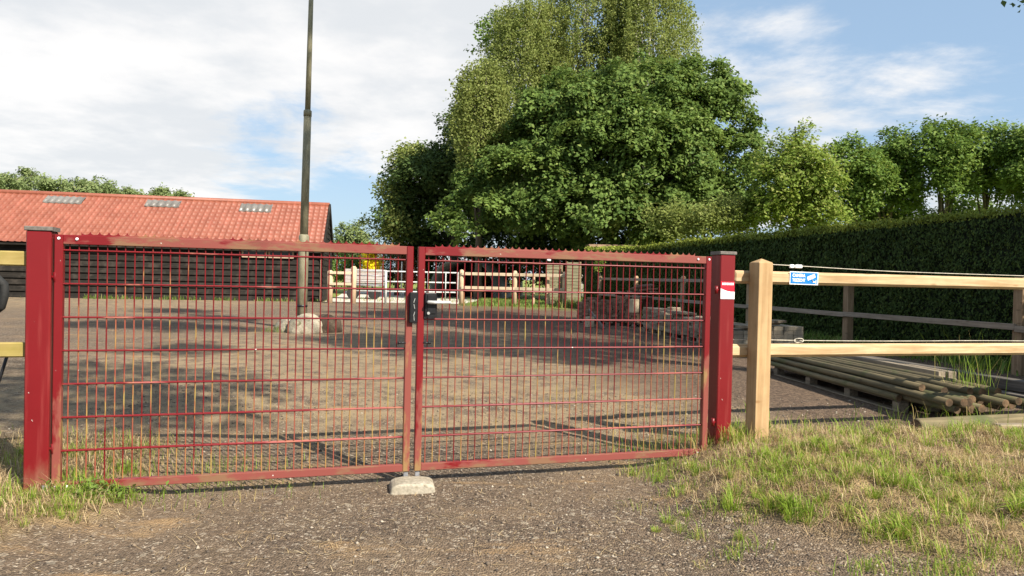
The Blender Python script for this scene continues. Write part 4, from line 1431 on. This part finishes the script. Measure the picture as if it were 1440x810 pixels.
def birch(label, px, Yv, top, bot, half, n_str, group, bk='birchbark'):
    bx = at(px, 400, Yv).x
    root = thing('birch_tree', label, 'tree', (bx, Yv, 0), 0, group)
    zt_ = at(px, top, Yv).z; zb2 = at(px, bot, Yv).z; hw = half * Yv / 1000
    P = []; Q = []; cl = []; C0 = []
    for i in range(n_str):
        h = random.random() ** .8
        z = zb2 + (zt_ - zb2) * h
        wd = hw * (math.sin(PI * min(1, .12 + .80 * (1 - h) + .0)) ** .7) if h > .3 else hw * (.75 + .25 * h / .3)
        a = random.uniform(0, 2 * PI); rr = wd * math.sqrt(random.uniform(.12, 1.05))
        x0, y0 = rr * math.cos(a), rr * math.sin(a)
        ln2 = random.uniform(1.2, 3.4)
        k = int(ln2 * 34)
        tt = np.sort(rng.random(k))
        sp = .10 + .20 * (1 - tt)
        dx, dy = x0 / (hw + .01) * .8 * ln2 * .35, y0 / (hw + .01) * .8 * ln2 * .35
        pts = np.stack([x0 + dx * tt ** .7 + rng.normal(size=k) * sp, y0 + dy * tt + rng.normal(size=k) * sp, z - ln2 * tt ** 1.3 + .3 * np.sin(tt * 3)], 1)
        P.append(pts); q = rng.normal(size=(k, 3)) * .8 + np.array([math.cos(a) * .5, math.sin(a) * .5, .35]); Q.append(q)
        cl.append(np.full(k, random.random())); C0.append((x0 * .9, y0 * .9, z))
    P = np.concatenate(P); Q = np.concatenate(Q); cl = np.concatenate(cl)
    leaves('crown', P, Q, .165 * rng.uniform(.7, 1.3, len(P)), M['lf_birch'], root, tints(cl, .2), None, .7)
    trunk_mb((0, 0, -.2), (0, 0, zt_ - 1), .26, C0, 22, .5).build('trunk', M[bk], root)


G3 = 'tall birches behind the maple'
birch('pale birch left of the other two, rising behind the huge maple', 730, 56, 5, 230, 62, 640, G3)
birch('tallest pale birch, the middle one rising behind the huge maple', 815, 58, -60, 180, 70, 700, G3)
birch('pale birch right of the other two, rising behind the huge maple', 905, 56, -50, 190, 60, 640, G3)
birch('small pale birch hanging out at the left side of the maple, below the taller birches', 672, 45, 85, 225, 34, 240, G3, 'bark')
# extra leafy shoulder behind
Yv = 60; bx = at(830, 400, Yv).x; b0 = (bx, Yv)
bl = [px_blob(840, 100, 110, 70, Yv, 4, b0), px_blob(740, 110, 60, 80, Yv, 4, b0), px_blob(690, 60, 22, 40, Yv, 2, b0), px_blob(840, 250, 170, 95, Yv, 4, b0)]
tree('broadleaf_tree', 'green tree filling the gap behind the birches', 'tree', b0, bl, 420, 80, 1.3, .3, M['lf_oak'], M['bark'], .4, 14, None, .1, rmin=.5)

# light willow-like tree and shrubs at its foot
Yv = 37; bx = at(1118, 400, Yv).x; b0 = (bx, Yv)
bl = [px_blob(1118, 255, 58, 60, Yv, 2.4, b0), px_blob(1080, 270, 45, 50, Yv, 2.2, b0), px_blob(1150, 285, 36, 45, Yv, 2, b0), px_blob(1130, 195, 22, 34, Yv, 1.2, b0), px_blob(1105, 300, 70, 30, Yv, 2, b0)]
tree('light_green_tree', 'bright yellow green tree right of the maple, with a thin ragged tip above the hedge', 'tree', b0, bl, 380, 60, .62, .19, M['lf_willow'], M['bark'], .2, 20, None, .3, rmin=.35, droop=.8, thick=.2)
Yv = 38; bx = at(985, 400, Yv).x; b0 = (bx, Yv)
bl = [px_blob(1000, 310, 70, 28, Yv, 1.8, b0), px_blob(950, 318, 55, 24, Yv, 1.6, b0), px_blob(1050, 305, 45, 28, Yv, 1.6, b0)]
tree('shrub', 'olive green shrub above the far hedge top, at the foot of the maple', 'shrub', b0, bl, 170, 60, .6, .17, M['lf_birch'], M['bark'], .12, 10, None, .1, rmin=.4)
# right tree line
spec = [(1195, 232, 46, 66, 60, 'leftmost green tree of the right hand tree line'),
        (1250, 222, 48, 72, 63, 'second green tree from the left in the right hand tree line'),
        (1322, 205, 50, 62, 60, 'green tree with a visible trunk and crown gaps in the right hand tree line'),
        (1385, 208, 50, 70, 62, 'tree right of the gappy one in the right hand tree line'),
        (1445, 218, 46, 74, 58, 'tree at the right picture edge in the right hand tree line')]
for i, (px, py, rx, ry, Yv, lab) in enumerate(spec):
    bx = at(px, 400, Yv).x; b0 = (bx, Yv)
    bl = [px_blob(px, py + 8, rx, ry * .62, Yv, 3, b0), px_blob(px - rx * .45, py + 35, rx * .7, ry * .5, Yv, 2.6, b0), px_blob(px + rx * .45, py + 30, rx * .7, ry * .55, Yv, 2.6, b0), px_blob(px, py + 62, rx * .9, ry * .34, Yv, 2.6, b0)]
    tree('oak_tree', lab, 'tree', b0, bl, 190, 70, 1.05, .30, M['lf_oak'], M['bark'], .35, 16, 'trees of the right hand tree line', .15, rmin=.4, droop=.2)
bx = at(1290, 400, 70).x
for k, (px, lab) in enumerate(((1215, 'low dark bush below the left part of the right hand tree line'), (1270, 'low dark bush in the middle below the right hand tree line'), (1360, 'low dark bush below the right part of the right hand tree line'))):
    b0 = (at(px, 400, 66).x, 66)
    bl = [px_blob(px, 305, 42, 22, 66, 2, b0), px_blob(px + 20, 315, 50, 22, 66, 2, b0)]
    tree('shrub', lab, 'shrub', b0, bl, 70, 60, .9, .3, M['lf_oak'], M['bark'], .12, 6, 'bushes below the right hand tree line', .1, rmin=.4)
# distant tree line above the barn roof
spec = [(-15, 262, 26, 20), (22, 258, 20, 17), (42, 254, 15, 18), (82, 264, 22, 14), (108, 266, 18, 12), (138, 265, 18, 14), (158, 270, 16, 12), (186, 274, 12, 9), (232, 274, 11, 9), (258, 279, 10, 8), (205, 281, 26, 8)]
nm = ['', ]
for i, (px, py, rx, ry) in enumerate(spec):
    Yv = 105 + (i % 3) * 7
    b0 = (at(px, 400, Yv).x, Yv)
    bl = [px_blob(px, py, rx, ry, Yv, 2.5, b0), px_blob(px + rx * .4, py + ry * .8, rx * .8, ry, Yv, 2.5, b0), px_blob(px - rx * .4, py + ry * .9, rx * .8, ry, Yv, 2.5, b0)]
    lab = ['far tree at the left picture edge behind the barn roof', 'far dark green tree with a broad top behind the left end of the barn roof', 'tallest far tree behind the barn roof, with a pointed top',
           'rounded far tree above the leftmost roof skylight', 'low far tree just right of the leftmost roof skylight', 'broad far tree behind the barn ridge, between the two left skylights', 'far tree sloping down right of the broad one behind the barn ridge',
           'small far tree behind the ridge, left of the middle skylight', 'small round far tree poking over the ridge above the middle skylight', 'last small far tree poking over the ridge, right of the middle skylight', 'low far bushes barely showing over the barn ridge at the middle skylight'][i]
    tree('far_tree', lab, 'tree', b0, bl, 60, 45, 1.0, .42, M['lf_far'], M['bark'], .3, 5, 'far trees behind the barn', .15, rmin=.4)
# rounded tree in the gap and bushes behind the farm gate
b0 = (at(495, 400, 85).x, 85)
bl = [px_blob(495, 335, 27, 27, 85, 2.3, b0), px_blob(484, 352, 24, 22, 85, 2, b0), px_blob(510, 350, 20, 20, 85, 2, b0)]
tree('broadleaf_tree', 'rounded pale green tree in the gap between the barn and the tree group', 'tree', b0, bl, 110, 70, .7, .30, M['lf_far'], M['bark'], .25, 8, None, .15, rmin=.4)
for k, (px, py, rx, ry, Yv, mt_, lab) in enumerate(((470, 368, 26, 30, 52, 'lf_bush', 'bright green bush behind the barn corner and the white farm gate'),
                                                    (500, 375, 24, 26, 54, 'lf_bush', 'bright green bush left of the yellow one behind the white farm gate'),
                                                    (524, 365, 9, 16, 50, 'lf_yellow', 'bright yellow flowering bush behind the white farm gate'),
                                                    (548, 372, 22, 26, 56, 'lf_dark', 'dark bush right of the yellow one behind the white farm gate'),
                                                    (570, 376, 9, 16, 50, 'lf_red', 'reddish brown bush by the thin white pole behind the farm gate'))):
    b0 = (at(px, 400, Yv).x, Yv)
    bl = [px_blob(px, py, rx, ry, Yv, rx * Yv / 1000, b0), px_blob(px + rx * .3, py + ry * .6, rx * .8, ry * .6, Yv, rx * Yv / 1000, b0)]
    tree('bush', lab, 'bush', b0, bl, 60, 60, .5, .17, M[mt_], M['bark'], .08, 6, None, .12, rmin=.3)
p = at(565, 380, 46)
o = MB().tube([(0, 0, 0), (0, 0, 2.3)], .04, 8).build('white_pole', M['white_metal'], None, (p.x, p.y, 0)); tag(o, 'thin white pole behind the farm gate, next to the reddish bush', 'pole')
# backdrop shrubs behind shelter / fence under the maple
for k, (px, rx, Yv, lab) in enumerate(((600, 40, 54, 'dark undergrowth bush left of the tarpaulin shelter'), (700, 60, 53, 'dark undergrowth bush right behind the tarpaulin shelter'), (780, 60, 50, 'dark undergrowth bush behind the timber screens'), (870, 60, 48, 'dark undergrowth bush behind the brown shed roof'))):
    b0 = (at(px, 400, Yv).x, Yv)
    bl = [px_blob(px, 365, rx, 42, Yv, 2.4, b0), px_blob(px, 345, rx * 1.1, 30, Yv, 2.4, b0)]
    tree('bush', lab, 'bush', b0, bl, 120, 70, .9, .27, M['lf_dark'], M['bark'], .1, 8, 'dark undergrowth under the maple', .05, rmin=.4)
# small light sapling in front of hedge end
b0 = (at(843, 400, 31).x, 31)
bl = [px_blob(843, 366, 8, 9, 31, .25, b0), px_blob(840, 380, 5, 9, 31, .2, b0)]
tree('sapling', 'small light green sapling at the hedge end, behind the weathered fence', 'sapling', b0, bl, 16, 22, .18, .12, M['lf_willow'], M['bark'], .03, 6, None, .3, rmin=.2, thick=.08)

# the big tree standing just outside the right edge; its branch tips show in the top right corner
b0 = (15.4, 8.2)
bl = [((0, 0, 16), (5.5, 5.5, 6)), ((1.5, -1.5, 9), (5, 5, 4.5)), ((-.5, 1.0, 21), (4, 4, 4)), ((-6.0, 1.4, 6.3), (1.6, 1.6, .9))]
# spray hanging into the corner
e0 = at(1436, 6, 9.6)
n = 60
P = np.array([e0.x + .30, 9.6, e0.z + .05]) + rng.normal(size=(n, 3)) * np.array([.22, .16, .09]); P -= np.array([b0[0], b0[1], 0])
xt = (P, rng.normal(size=(n, 3)) * .5 + np.array([0, -.4, .8]))
ta = tree('maple_tree', 'tree beyond the right edge whose leaf tips hang into the top right corner', 'tree', b0, bl, 420, 60, 1.0, .30, M['lf_dark'], M['bark'], .4, 16, None, .1, front=False, rmin=.35, extra=xt)
MB().tube([(-5.5, 2.2, 6.0), (e0.x + .5 - b0[0], 9.6 - b0[1], e0.z + .1), (e0.x + .1 - b0[0], 9.6 - b0[1], e0.z + .02)], [.03, .012, .005], 6).build('twig', M['bark'], ta)
# two more trees outside the frame whose crowns shade the yard
b0 = (3.5, -8.5)
bl = [((3.1, 5.6, 13.6), (1.5, 1.5, 1.5)), ((2.8, 5.9, 12.0), (.9, .9, .6)), ((0, 0, 13), (3.5, 3.5, 4)), ((2.2, 4.0, 14.5), (1.4, 1.4, 1.2))]
tree('maple_tree', 'tree behind the viewer that shades the ground left of the gate', 'tree', b0, bl, 150, 46, .8, .26, M['lf_maple'], M['bark'], .24, 12, None, .1, front=False, rmin=.3, lobes=0)
b0 = (13.0, 2.6)
bl = [((-3.9, -.3, 6.9), (.5, .5, .35)), ((-1.5, -1.0, 15), (2.0, 2.0, 2.5))]
for px, py, r_, t_ in ((120, 458, 1.0, 26), (200, 455, 1.2, 25), (280, 462, 1.1, 24), (300, 448, 1.0, 25), (250, 490, .7, 22), (360, 492, .6, 22), (495, 480, .9, 22), (560, 476, 1.0, 22), (620, 488, .8, 22),
                       (690, 476, 1.2, 22), (770, 482, 1.1, 23), (850, 488, 1.1, 23), (560, 442, 1.5, 25), (640, 450, 1.5, 24), (255, 437, 1.2, 28), (930, 492, .9, 23)):
    g_ = gnd(px, py)
    bl.append(((g_.x + .707 * t_ - b0[0], g_.y - .707 * t_ - b0[1], .854 * t_), (r_, r_, r_)))
tree('maple_tree', 'tall tree beyond the right edge that shades the middle of the yard', 'tree', b0, bl, 300, 50, .62, .27, M['lf_maple'], M['bark'], .22, 8, None, .1, front=False, rmin=.2, lobes=0, jag=.0)

# ------------------------------------------------------------------ grass, straw, weeds, pebbles
def blades(name, XY, L_, wdt, lean, mat, tint, label=None, flat=False, parent=None, zoff=0.0, ang=None):
    """tapered bent blades: 5 verts, quad + tri as two quads"""
    n = len(XY)
    z = height(XY[:, 0], XY[:, 1]) + zoff
    B0 = np.column_stack([XY, z])
    a = rng.random(n) * 2 * PI
    if ang is not None: a = np.where(np.isnan(ang), a, ang)
    d = np.column_stack([np.cos(a), np.sin(a), np.zeros(n)])
    s = np.column_stack([-np.sin(a), np.cos(a), np.zeros(n)])
    # blade width seen from any side: rotate around vertical
    L_ = np.asarray(L_) * np.ones(n); lean = np.asarray(lean) * np.ones(n)
    up = np.array([0, 0, 1.])
    if flat:
        M1 = B0 + d * (L_ * .5)[:, None] + up * (rng.random(n) * .012 + .003)[:, None]
        T = B0 + d * L_[:, None] + s * (rng.normal(size=n) * .15 * L_)[:, None] + up * (rng.random(n) * .012)[:, None]
    else:
        M1 = B0 + d * (L_ * lean * .35)[:, None] + up * (L_ * .6)[:, None]
        T = B0 + d * (L_ * lean)[:, None] + up * (L_ * np.sqrt(np.clip(1 - (lean * .8) ** 2, .1, 1)))[:, None]
    w2 = (np.asarray(wdt) * np.ones(n))[:, None] * .5
    V = np.stack([B0 - s * w2, B0 + s * w2, M1 + s * w2 * .8, M1 - s * w2 * .8, T + s * w2 * .15, T - s * w2 * .15], 1)
    i = np.arange(n)[:, None] * 6
    F4 = np.concatenate([i + np.array([0, 1, 2, 3]), i + np.array([3, 2, 4, 5])])
    o = raw_mesh(name, V.reshape(-1, 3), F4, mat, parent, np.repeat(tint, 6, axis=0))
    return o


def gtint(n, straw):
    r_ = rng.random(n); g = (rng.random(n) < straw) * (.6 + .4 * rng.random(n))
    return np.stack([r_, g, 0 * r_], 1)


# grass tufts
def sample(n, x0, x1, y0, y1, dens):
    xy = np.column_stack([rng.uniform(x0, x1, n), rng.uniform(y0, y1, n)])
    return xy[rng.random(n) < dens(xy[:, 0], xy[:, 1])]


def dR(x, y):
    b = bank_r(x, y)
    cl = sst(.47, .60, fbm(x * 1.5, y * 1.5, 71) * .5 + fbm(x * 4.5, y * 4.5, 72) * .5 + .07 * sst(2.2, 4.2, x))
    return np.clip(sst(.05, .4, b) * (cl * .98 + .05), 0, 1)


def dL(x, y):
    return np.clip(bank_l(x, y) * (sst(.5, .64, fbm(x * 3, y * 3, 81) * .5 + fbm(x * 7, y * 7, 82) * .5) + .08), 0, 1)


def tufts(n, x0, x1, y0, y1, dens, lo, hi, straw, per=(25, 70)):
    c_ = sample(n, x0, x1, y0, y1, dens)
    XY_ = []; L2 = []; A2 = []; LE2 = []; T2 = []
    for cx, cy in c_:
        k = int(rng.uniform(*per)); R_ = rng.uniform(.015, .05); h_ = rng.uniform(lo, hi)
        a = rng.random(k) * 2 * PI; q = R_ * np.sqrt(rng.random(k))
        XY_.append(np.column_stack([cx + np.cos(a) * q * 1.2, cy + np.sin(a) * q])); A2.append(a + rng.normal(size=k) * .5)
        L2.append(h_ * rng.uniform(.5, 1.15, k) * (.8 if cy < 5.9 else .5)); LE2.append(np.clip(.25 + q / R_ * .6 + rng.normal(size=k) * .2, .05, 1.15))
        g = (rng.random(k) < straw * rng.uniform(.2, 2.2)) * rng.uniform(.5, 1, k)
        T2.append(np.stack([np.clip(rng.random() * .6 + rng.random(k) * .5, 0, 1), g, np.zeros(k)], 1))
    return [np.concatenate(q) for q in (XY_, L2, A2, LE2, T2)]


XYs = []; Ls = []; Ts = []; Lean = []
xy = sample(38000, .9, 5.8, 3.0, 7.0, dR); k = len(xy)
pt = fbm(xy[:, 0] * 2.2, xy[:, 1] * 2.2, 75)
XYs.append(xy); Ls.append(rng.uniform(.03, .095, k) * (.65 + .8 * sst(.4, .65, pt)) * (1 + .3 * sst(2.5, 4.5, xy[:, 0]))); Lean.append(rng.uniform(.3, 1.1, k))
Ts.append(np.stack([np.clip(rng.random(k) * .6 + sst(.4, .6, pt) * .4, 0, 1), (rng.random(k) < .15 + .5 * (1 - sst(.42, .58, pt))) * (.5 + .5 * rng.random(k)), np.zeros(k)], 1))
# loose tufts reaching over the gravel edge
for q in range(26):
    cx, cy = rng.uniform(1.0, 3.0), rng.uniform(3.15, 4.2)
    if rng.random() < .4: cx, cy = rng.uniform(.85, 1.3), rng.uniform(4.2, 5.3)
    n_ = int(rng.uniform(20, 90)); sp_ = rng.uniform(.02, .07)
    xy = np.column_stack([cx + rng.normal(size=n_) * sp_ * 1.5, cy + rng.normal(size=n_) * sp_])
    XYs.append(xy); Ls.append(rng.uniform(.03, .10, n_)); Ts.append(gtint(n_, .25)); Lean.append(rng.uniform(.3, 1.1, n_))
xy = sample(16000, -4.2, -1.7, 2.9, 6.0, dL); k = len(xy)
XYs.append(xy); Ls.append(rng.uniform(.03, .10, k)); Ts.append(gtint(k, .35)); Lean.append(rng.uniform(.2, .95, k))
# tufts: around posts, behind the gate, far strip, barn foot
for (cx, cy, sx, sy, n_, lo, hi, strw) in ((-2.55, 4.27, .20, .07, 420, .04, .12, .05), (-2.05, 4.85, .35, .28, 700, .03, .09, .3), (1.25, 5.75, .30, .22, 700, .03, .10, .35), (1.12, 5.15, .13, .08, 260, .03, .08, .2),
                                           (4.9, 7.55, .10, .15, 60, .45, .95, .15), (4.55, 6.95, .7, .1, 160, .08, .3, .2), (2.02, 5.68, .16, .08, 160, .04, .12, .4), (-5.25, 16.55, .22, .15, 260, .08, .2, .0),
                                           (1.7, 5.42, .12, .08, 150, .06, .2, .5), (2.7, 6.5, .5, .2, 260, .05, .15, .3), (2.6, 7.4, .08, .1, 30, .06, .16, .1)):
    xy = np.column_stack([cx + rng.normal(size=n_) * sx, cy + rng.normal(size=n_) * sy])
    XYs.append(xy); Ls.append(rng.uniform(lo, hi, n_)); Ts.append(gtint(n_, strw)); Lean.append(rng.uniform(.15, .9 if hi < .4 else .4, n_))
AN = [np.full(len(q), np.nan) for q in XYs]
for args in ((2600, .95, 5.8, 3.0, 6.7, lambda x, y: sst(.1, .5, bank_r(x, y)) * sst(.42, .56, fbm(x * 1.6, y * 1.9, 171)) * .75 + .09 * sst(.2, .6, bank_r(x, y)), .05, .15, .22),
             (420, -4.2, -1.9, 2.9, 5.4, lambda x, y: sst(.1, .5, bank_l(x, y)) * sst(.46, .56, fbm(x * 2.2, y * 2.2, 172)), .04, .12, .15),
             (60, .8, 2.6, 3.2, 5.2, lambda x, y: (bank_r(x, y) < .2) * sst(.5, .6, fbm(x * 2.5, y * 2.5, 173)), .03, .09, .3)):
    a1, a2, a3, a4, a5 = tufts(*args)
    XYs.append(a1); Ls.append(a2); AN.append(a3); Lean.append(a4); Ts.append(a5)
XY = np.concatenate(XYs); LL = np.concatenate(Ls); TT = np.concatenate(Ts); LE = np.concatenate(Lean); AN = np.concatenate(AN)
o = blades('grass', XY, LL, np.clip(LL * .045, .0025, .006), LE, M['grass'], TT, ang=AN)
tag(o, 'green and yellowed grass growing on the earth banks beside the gate', 'grass', None, 'stuff')

XYs = []; Ls = []; Ts = []
def dF(x, y): return np.clip(sst(33.6, 35.2, y + (fbm(x, y, 91) - .5) * 1.5) * sst(-2.9, -1.8, x) * .9 + sst(36.2, 37.2, y) * .8, 0, 1) * np.where((x < -1.9) & (y > 35.0), .05, 1)
xy = sample(22000, -9, 4.2, 33.4, 44, dF)
XYs.append(xy); Ls.append(rng.uniform(.06, .22, len(xy)) * (1 + 1.6 * (xy[:, 0] > 2.2))); Ts.append(gtint(len(xy), .25))
n_ = 1500
t = rng.random(n_) * 24
xy = np.column_stack([-9.4 - .974 * t, 35.15 - .225 * t]) + rng.normal(size=(n_, 2)) * .12
keep = fbm(t * .9, t * 0, 93) > .45
xy = xy[keep]
XYs.append(xy); Ls.append(rng.uniform(.06, .26, len(xy))); Ts.append(gtint(len(xy), .1))
n_ = 5000
yy = rng.uniform(8, 31, n_)
xy = np.column_stack([8.1 - .197 * (yy - 11.3) + .35 + rng.normal(size=n_) * .3, yy])
XYs.append(xy); Ls.append(rng.uniform(.05, .28, n_)); Ts.append(gtint(n_, .2))
XY = np.concatenate(XYs); LL = np.concatenate(Ls); TT = np.concatenate(Ts)
o = blades('weeds', XY, LL, .028, rng.uniform(.2, .9, len(XY)), M['weed'], TT)
tag(o, 'green weeds and grass along the barn foot, the far fence and the hedge', 'weeds', None, 'stuff')

# broad leaved weed by the left post
n = 330
P = np.column_stack([-2.50 + rng.normal(size=n) * .14, 4.22 + rng.normal(size=n) * .05, .02 + np.abs(rng.normal(size=n)) * .035])
o = leaves('weed_plant', P, rng.normal(size=(n, 3)) * .5 + np.array([0, -.3, 1]), .030 * rng.uniform(.6, 1.4, n), M['weed'], None, gtint(n, .05))
tag(o, 'low leafy green weed at the foot of the left gate leaf', 'weed', None, 'stuff')

# dry straw
def dS(x, y):
    b = np.maximum(bank_r(x, y) * .8, bank_l(x, y) * .8)
    edge_ = np.clip(1 - np.abs(bank_r(x + .0, y) - .25) * 3, 0, 1) * .5
    pat = sst(.56, .70, fbm(x * 1.1, y * 2.2, 101)) * .22
    return np.clip(b * .9 + edge_ * .7 + pat * .6 + .010, 0, 1)
xy = sample(70000, -3.8, 5.6, 2.8, 7.4, dS); k = len(xy)
tn = np.stack([rng.random(k), (rng.random(k) < .3) * rng.random(k), np.zeros(k)], 1)
o = blades('dry_straw', xy, rng.uniform(.02, .12, k) * rng.uniform(.5, 1.3, k), rng.uniform(.0015, .0038, k), 1, M['straw'], tn, flat=True, zoff=.003)
tag(o, 'dry straw and pine needles scattered over the banks and gravel', 'straw', None, 'stuff')
# matted thatch
xy = sample(26000, .9, 5.8, 3.0, 6.9, lambda x, y: sst(.05, .5, bank_r(x, y)) * (.25 + .75 * sst(.42, .58, fbm(x * 3, y * 3, 111)))); k = len(xy)
xy2 = sample(14000, -4.2, -1.9, 2.9, 5.6, lambda x, y: bank_l(x, y) * .6); xy = np.concatenate([xy, xy2]); k = len(xy)
tn = np.stack([np.clip(rng.random(k) * 1.1 - .25, 0, 1), (rng.random(k) < .2) * rng.random(k), np.zeros(k)], 1)
o = blades('dry_thatch', xy, rng.uniform(.03, .12, k), rng.uniform(.002, .004, k), rng.uniform(.95, 1.18, k), M['straw'], tn)
tag(o, 'flattened dead grass thatch matted over the earth banks', 'dry grass', None, 'stuff')
# upright dead stalks on the bank
xy = sample(5000, 1.0, 5.4, 3.4, 6.8, lambda x, y: bank_r(x, y) * .35); k = len(xy)
xy2 = sample(1500, -3.8, -2.0, 3.0, 5.2, lambda x, y: bank_l(x, y) * .3); xy = np.concatenate([xy, xy2]); k = len(xy)
o = blades('dry_grass', xy, rng.uniform(.04, .16, k), .003, rng.uniform(.4, 1.1, k), M['straw'], np.stack([rng.random(k), rng.random(k) * .6, np.zeros(k)], 1))
tag(o, 'dead yellow grass stalks standing on the earth banks', 'dry grass', None, 'stuff')

# pebbles
def dP(x, y): return np.clip(.9 - np.maximum(bank_r(x, y), bank_l(x, y)) * .8, 0, 1)
xy = sample(15000, -4.2, 4.8, 2.8, 8.5, dP); n = len(xy)
sz = .0035 + .010 * rng.random(n) ** 4 + .003 * rng.random(n)
ctr = np.column_stack([xy, height(xy[:, 0], xy[:, 1]) + sz * .2])
octv = np.array([[1, 0, 0], [0, 1, 0], [-1, 0, 0], [0, -1, 0], [0, 0, .7], [0, 0, -.7]], float)
V = ctr[:, None, :] + octv[None] * sz[:, None, None] * rng.uniform(.6, 1.4, (n, 6, 1))
tri = np.array([[0, 1, 4], [1, 2, 4], [2, 3, 4], [3, 0, 4], [1, 0, 5], [2, 1, 5], [3, 2, 5], [0, 3, 5]])
F3 = (np.arange(n)[:, None, None] * 6 + tri[None]).reshape(-1, 3)
r_ = rng.random(n); g = (rng.random(n) < .16) * rng.random(n)
o = raw_mesh('gravel', V.reshape(-1, 3), F3, M['pebbles'], None, np.repeat(np.stack([r_, g, 0 * r_], 1), 6, axis=0), 3)
tag(o, 'loose grey and pale gravel stones on the drive', 'gravel', None, 'stuff')

# ------------------------------------------------------------------ light
SUN_AZ = Vector((.707, -.707)); ELEV = R(40.5)
sun = bpy.data.lights.new('sun', 'SUN'); sun.energy = 5.0; sun.angle = R(.55); sun.color = (1.0, .93, .81)
so = bpy.data.objects.new('sun', sun); COL.objects.link(so)
dirv = Vector((-SUN_AZ.x * math.cos(ELEV), -SUN_AZ.y * math.cos(ELEV), -math.sin(ELEV)))
so.rotation_euler = dirv.to_track_quat('-Z', 'Y').to_euler()
so.location = (20, -20, 30)

wd_ = bpy.data.worlds.new('World'); scene.world = wd_; wd_.use_nodes = True
nt = wd_.node_tree; bg = nt.nodes['Background']
sky = nt.nodes.new('ShaderNodeTexSky'); sky.sky_type = 'NISHITA'; sky.sun_disc = False
sky.sun_elevation = ELEV; sky.sun_rotation = R(135); sky.air_density = 1.0; sky.dust_density = 1.2; sky.ozone_density = 1.2
tc = nt.nodes.new('ShaderNodeTexCoord').outputs['Generated']
sep = nt.nodes.new('ShaderNodeSeparateXYZ'); L(nt, tc, sep.inputs[0])
zz = math_(nt, 'ADD', math_(nt, 'MAXIMUM', sep.outputs[2], 0.0), .13)
cx_ = math_(nt, 'DIVIDE', sep.outputs[0], zz); cy_ = math_(nt, 'DIVIDE', sep.outputs[1], zz)
cmb = nt.nodes.new('ShaderNodeCombineXYZ'); L(nt, cx_, cmb.inputs[0]); L(nt, cy_, cmb.inputs[1]); cmb.inputs[2].default_value = 2.7
pv = cmb.outputs[0]
n1 = noise(nt, pv, .95, 10, .62, dist=.3)
n2 = noise(nt, pv, 2.1, 8, .62, dist=.2)


def blob(d, width):
    """soft sky region around direction d"""
    vd = nt.nodes.new('ShaderNodeVectorMath'); vd.operation = 'DOT_PRODUCT'
    L(nt, tc, vd.inputs[0]); vd.inputs[1].default_value = Vector(d).normalized()
    return ramp(nt, vd.outputs['Value'], math.cos(R(width)), 1.0)


left = blob(ray(150, 60), 34)
gap1 = blob(ray(440, 235), 12)
wh2 = blob(ray(1110, 15), 8)
wh3 = blob(ray(1160, 150), 8)
gap2 = blob(ray(1330, 95), 10)
lowr = blob(ray(1300, 175), 10)
gap3 = blob(ray(520, 290), 6)
wh1 = blob(ray(560, 130), 12)
cov = math_(nt, 'ADD', math_(nt, 'MULTIPLY', n1, .62), math_(nt, 'MULTIPLY', n2, .38))
cov = math_(nt, 'ADD', cov, math_(nt, 'MULTIPLY', left, .30))
cov = math_(nt, 'ADD', cov, math_(nt, 'MULTIPLY', wh1, .12))
cov = math_(nt, 'ADD', cov, math_(nt, 'MULTIPLY', lowr, .16))
cov = math_(nt, 'SUBTRACT', cov, math_(nt, 'MULTIPLY', gap1, .26))
cov = math_(nt, 'SUBTRACT', cov, math_(nt, 'MULTIPLY', gap3, .10))
cov = math_(nt, 'SUBTRACT', cov, math_(nt, 'MULTIPLY', gap2, .20))
cov = math_(nt, 'ADD', cov, math_(nt, 'MULTIPLY', wh2, .02))
cov = math_(nt, 'ADD', cov, math_(nt, 'MULTIPLY', wh3, .015))
cfac = ramp(nt, cov, .47, .64)
shade = noise(nt, pv, 1.3, 7, .6)
ccol = mixc(nt, ramp(nt, shade, .36, .60), (5.0, 5.1, 5.2), (6.4, 6.25, 6.1))
skyc = mixc(nt, .6, sky.outputs[0], (2.7, 3.85, 5.2))
fin = mixc(nt, math_(nt, 'MULTIPLY', cfac, .92), skyc, ccol)
L(nt, fin, bg.inputs['Color']); bg.inputs['Strength'].default_value = .085

vs_ = scene.view_settings
vs_.view_transform = 'Standard'; vs_.look = 'None'; vs_.gamma = 1.0; vs_.use_curve_mapping = False
scene.render.engine = 'CYCLES'
scene.view_settings.exposure = .97
scene.cycles.max_bounces = 6; scene.cycles.diffuse_bounces = 3; scene.cycles.transmission_bounces = 4; scene.cycles.transparent_max_bounces = 4
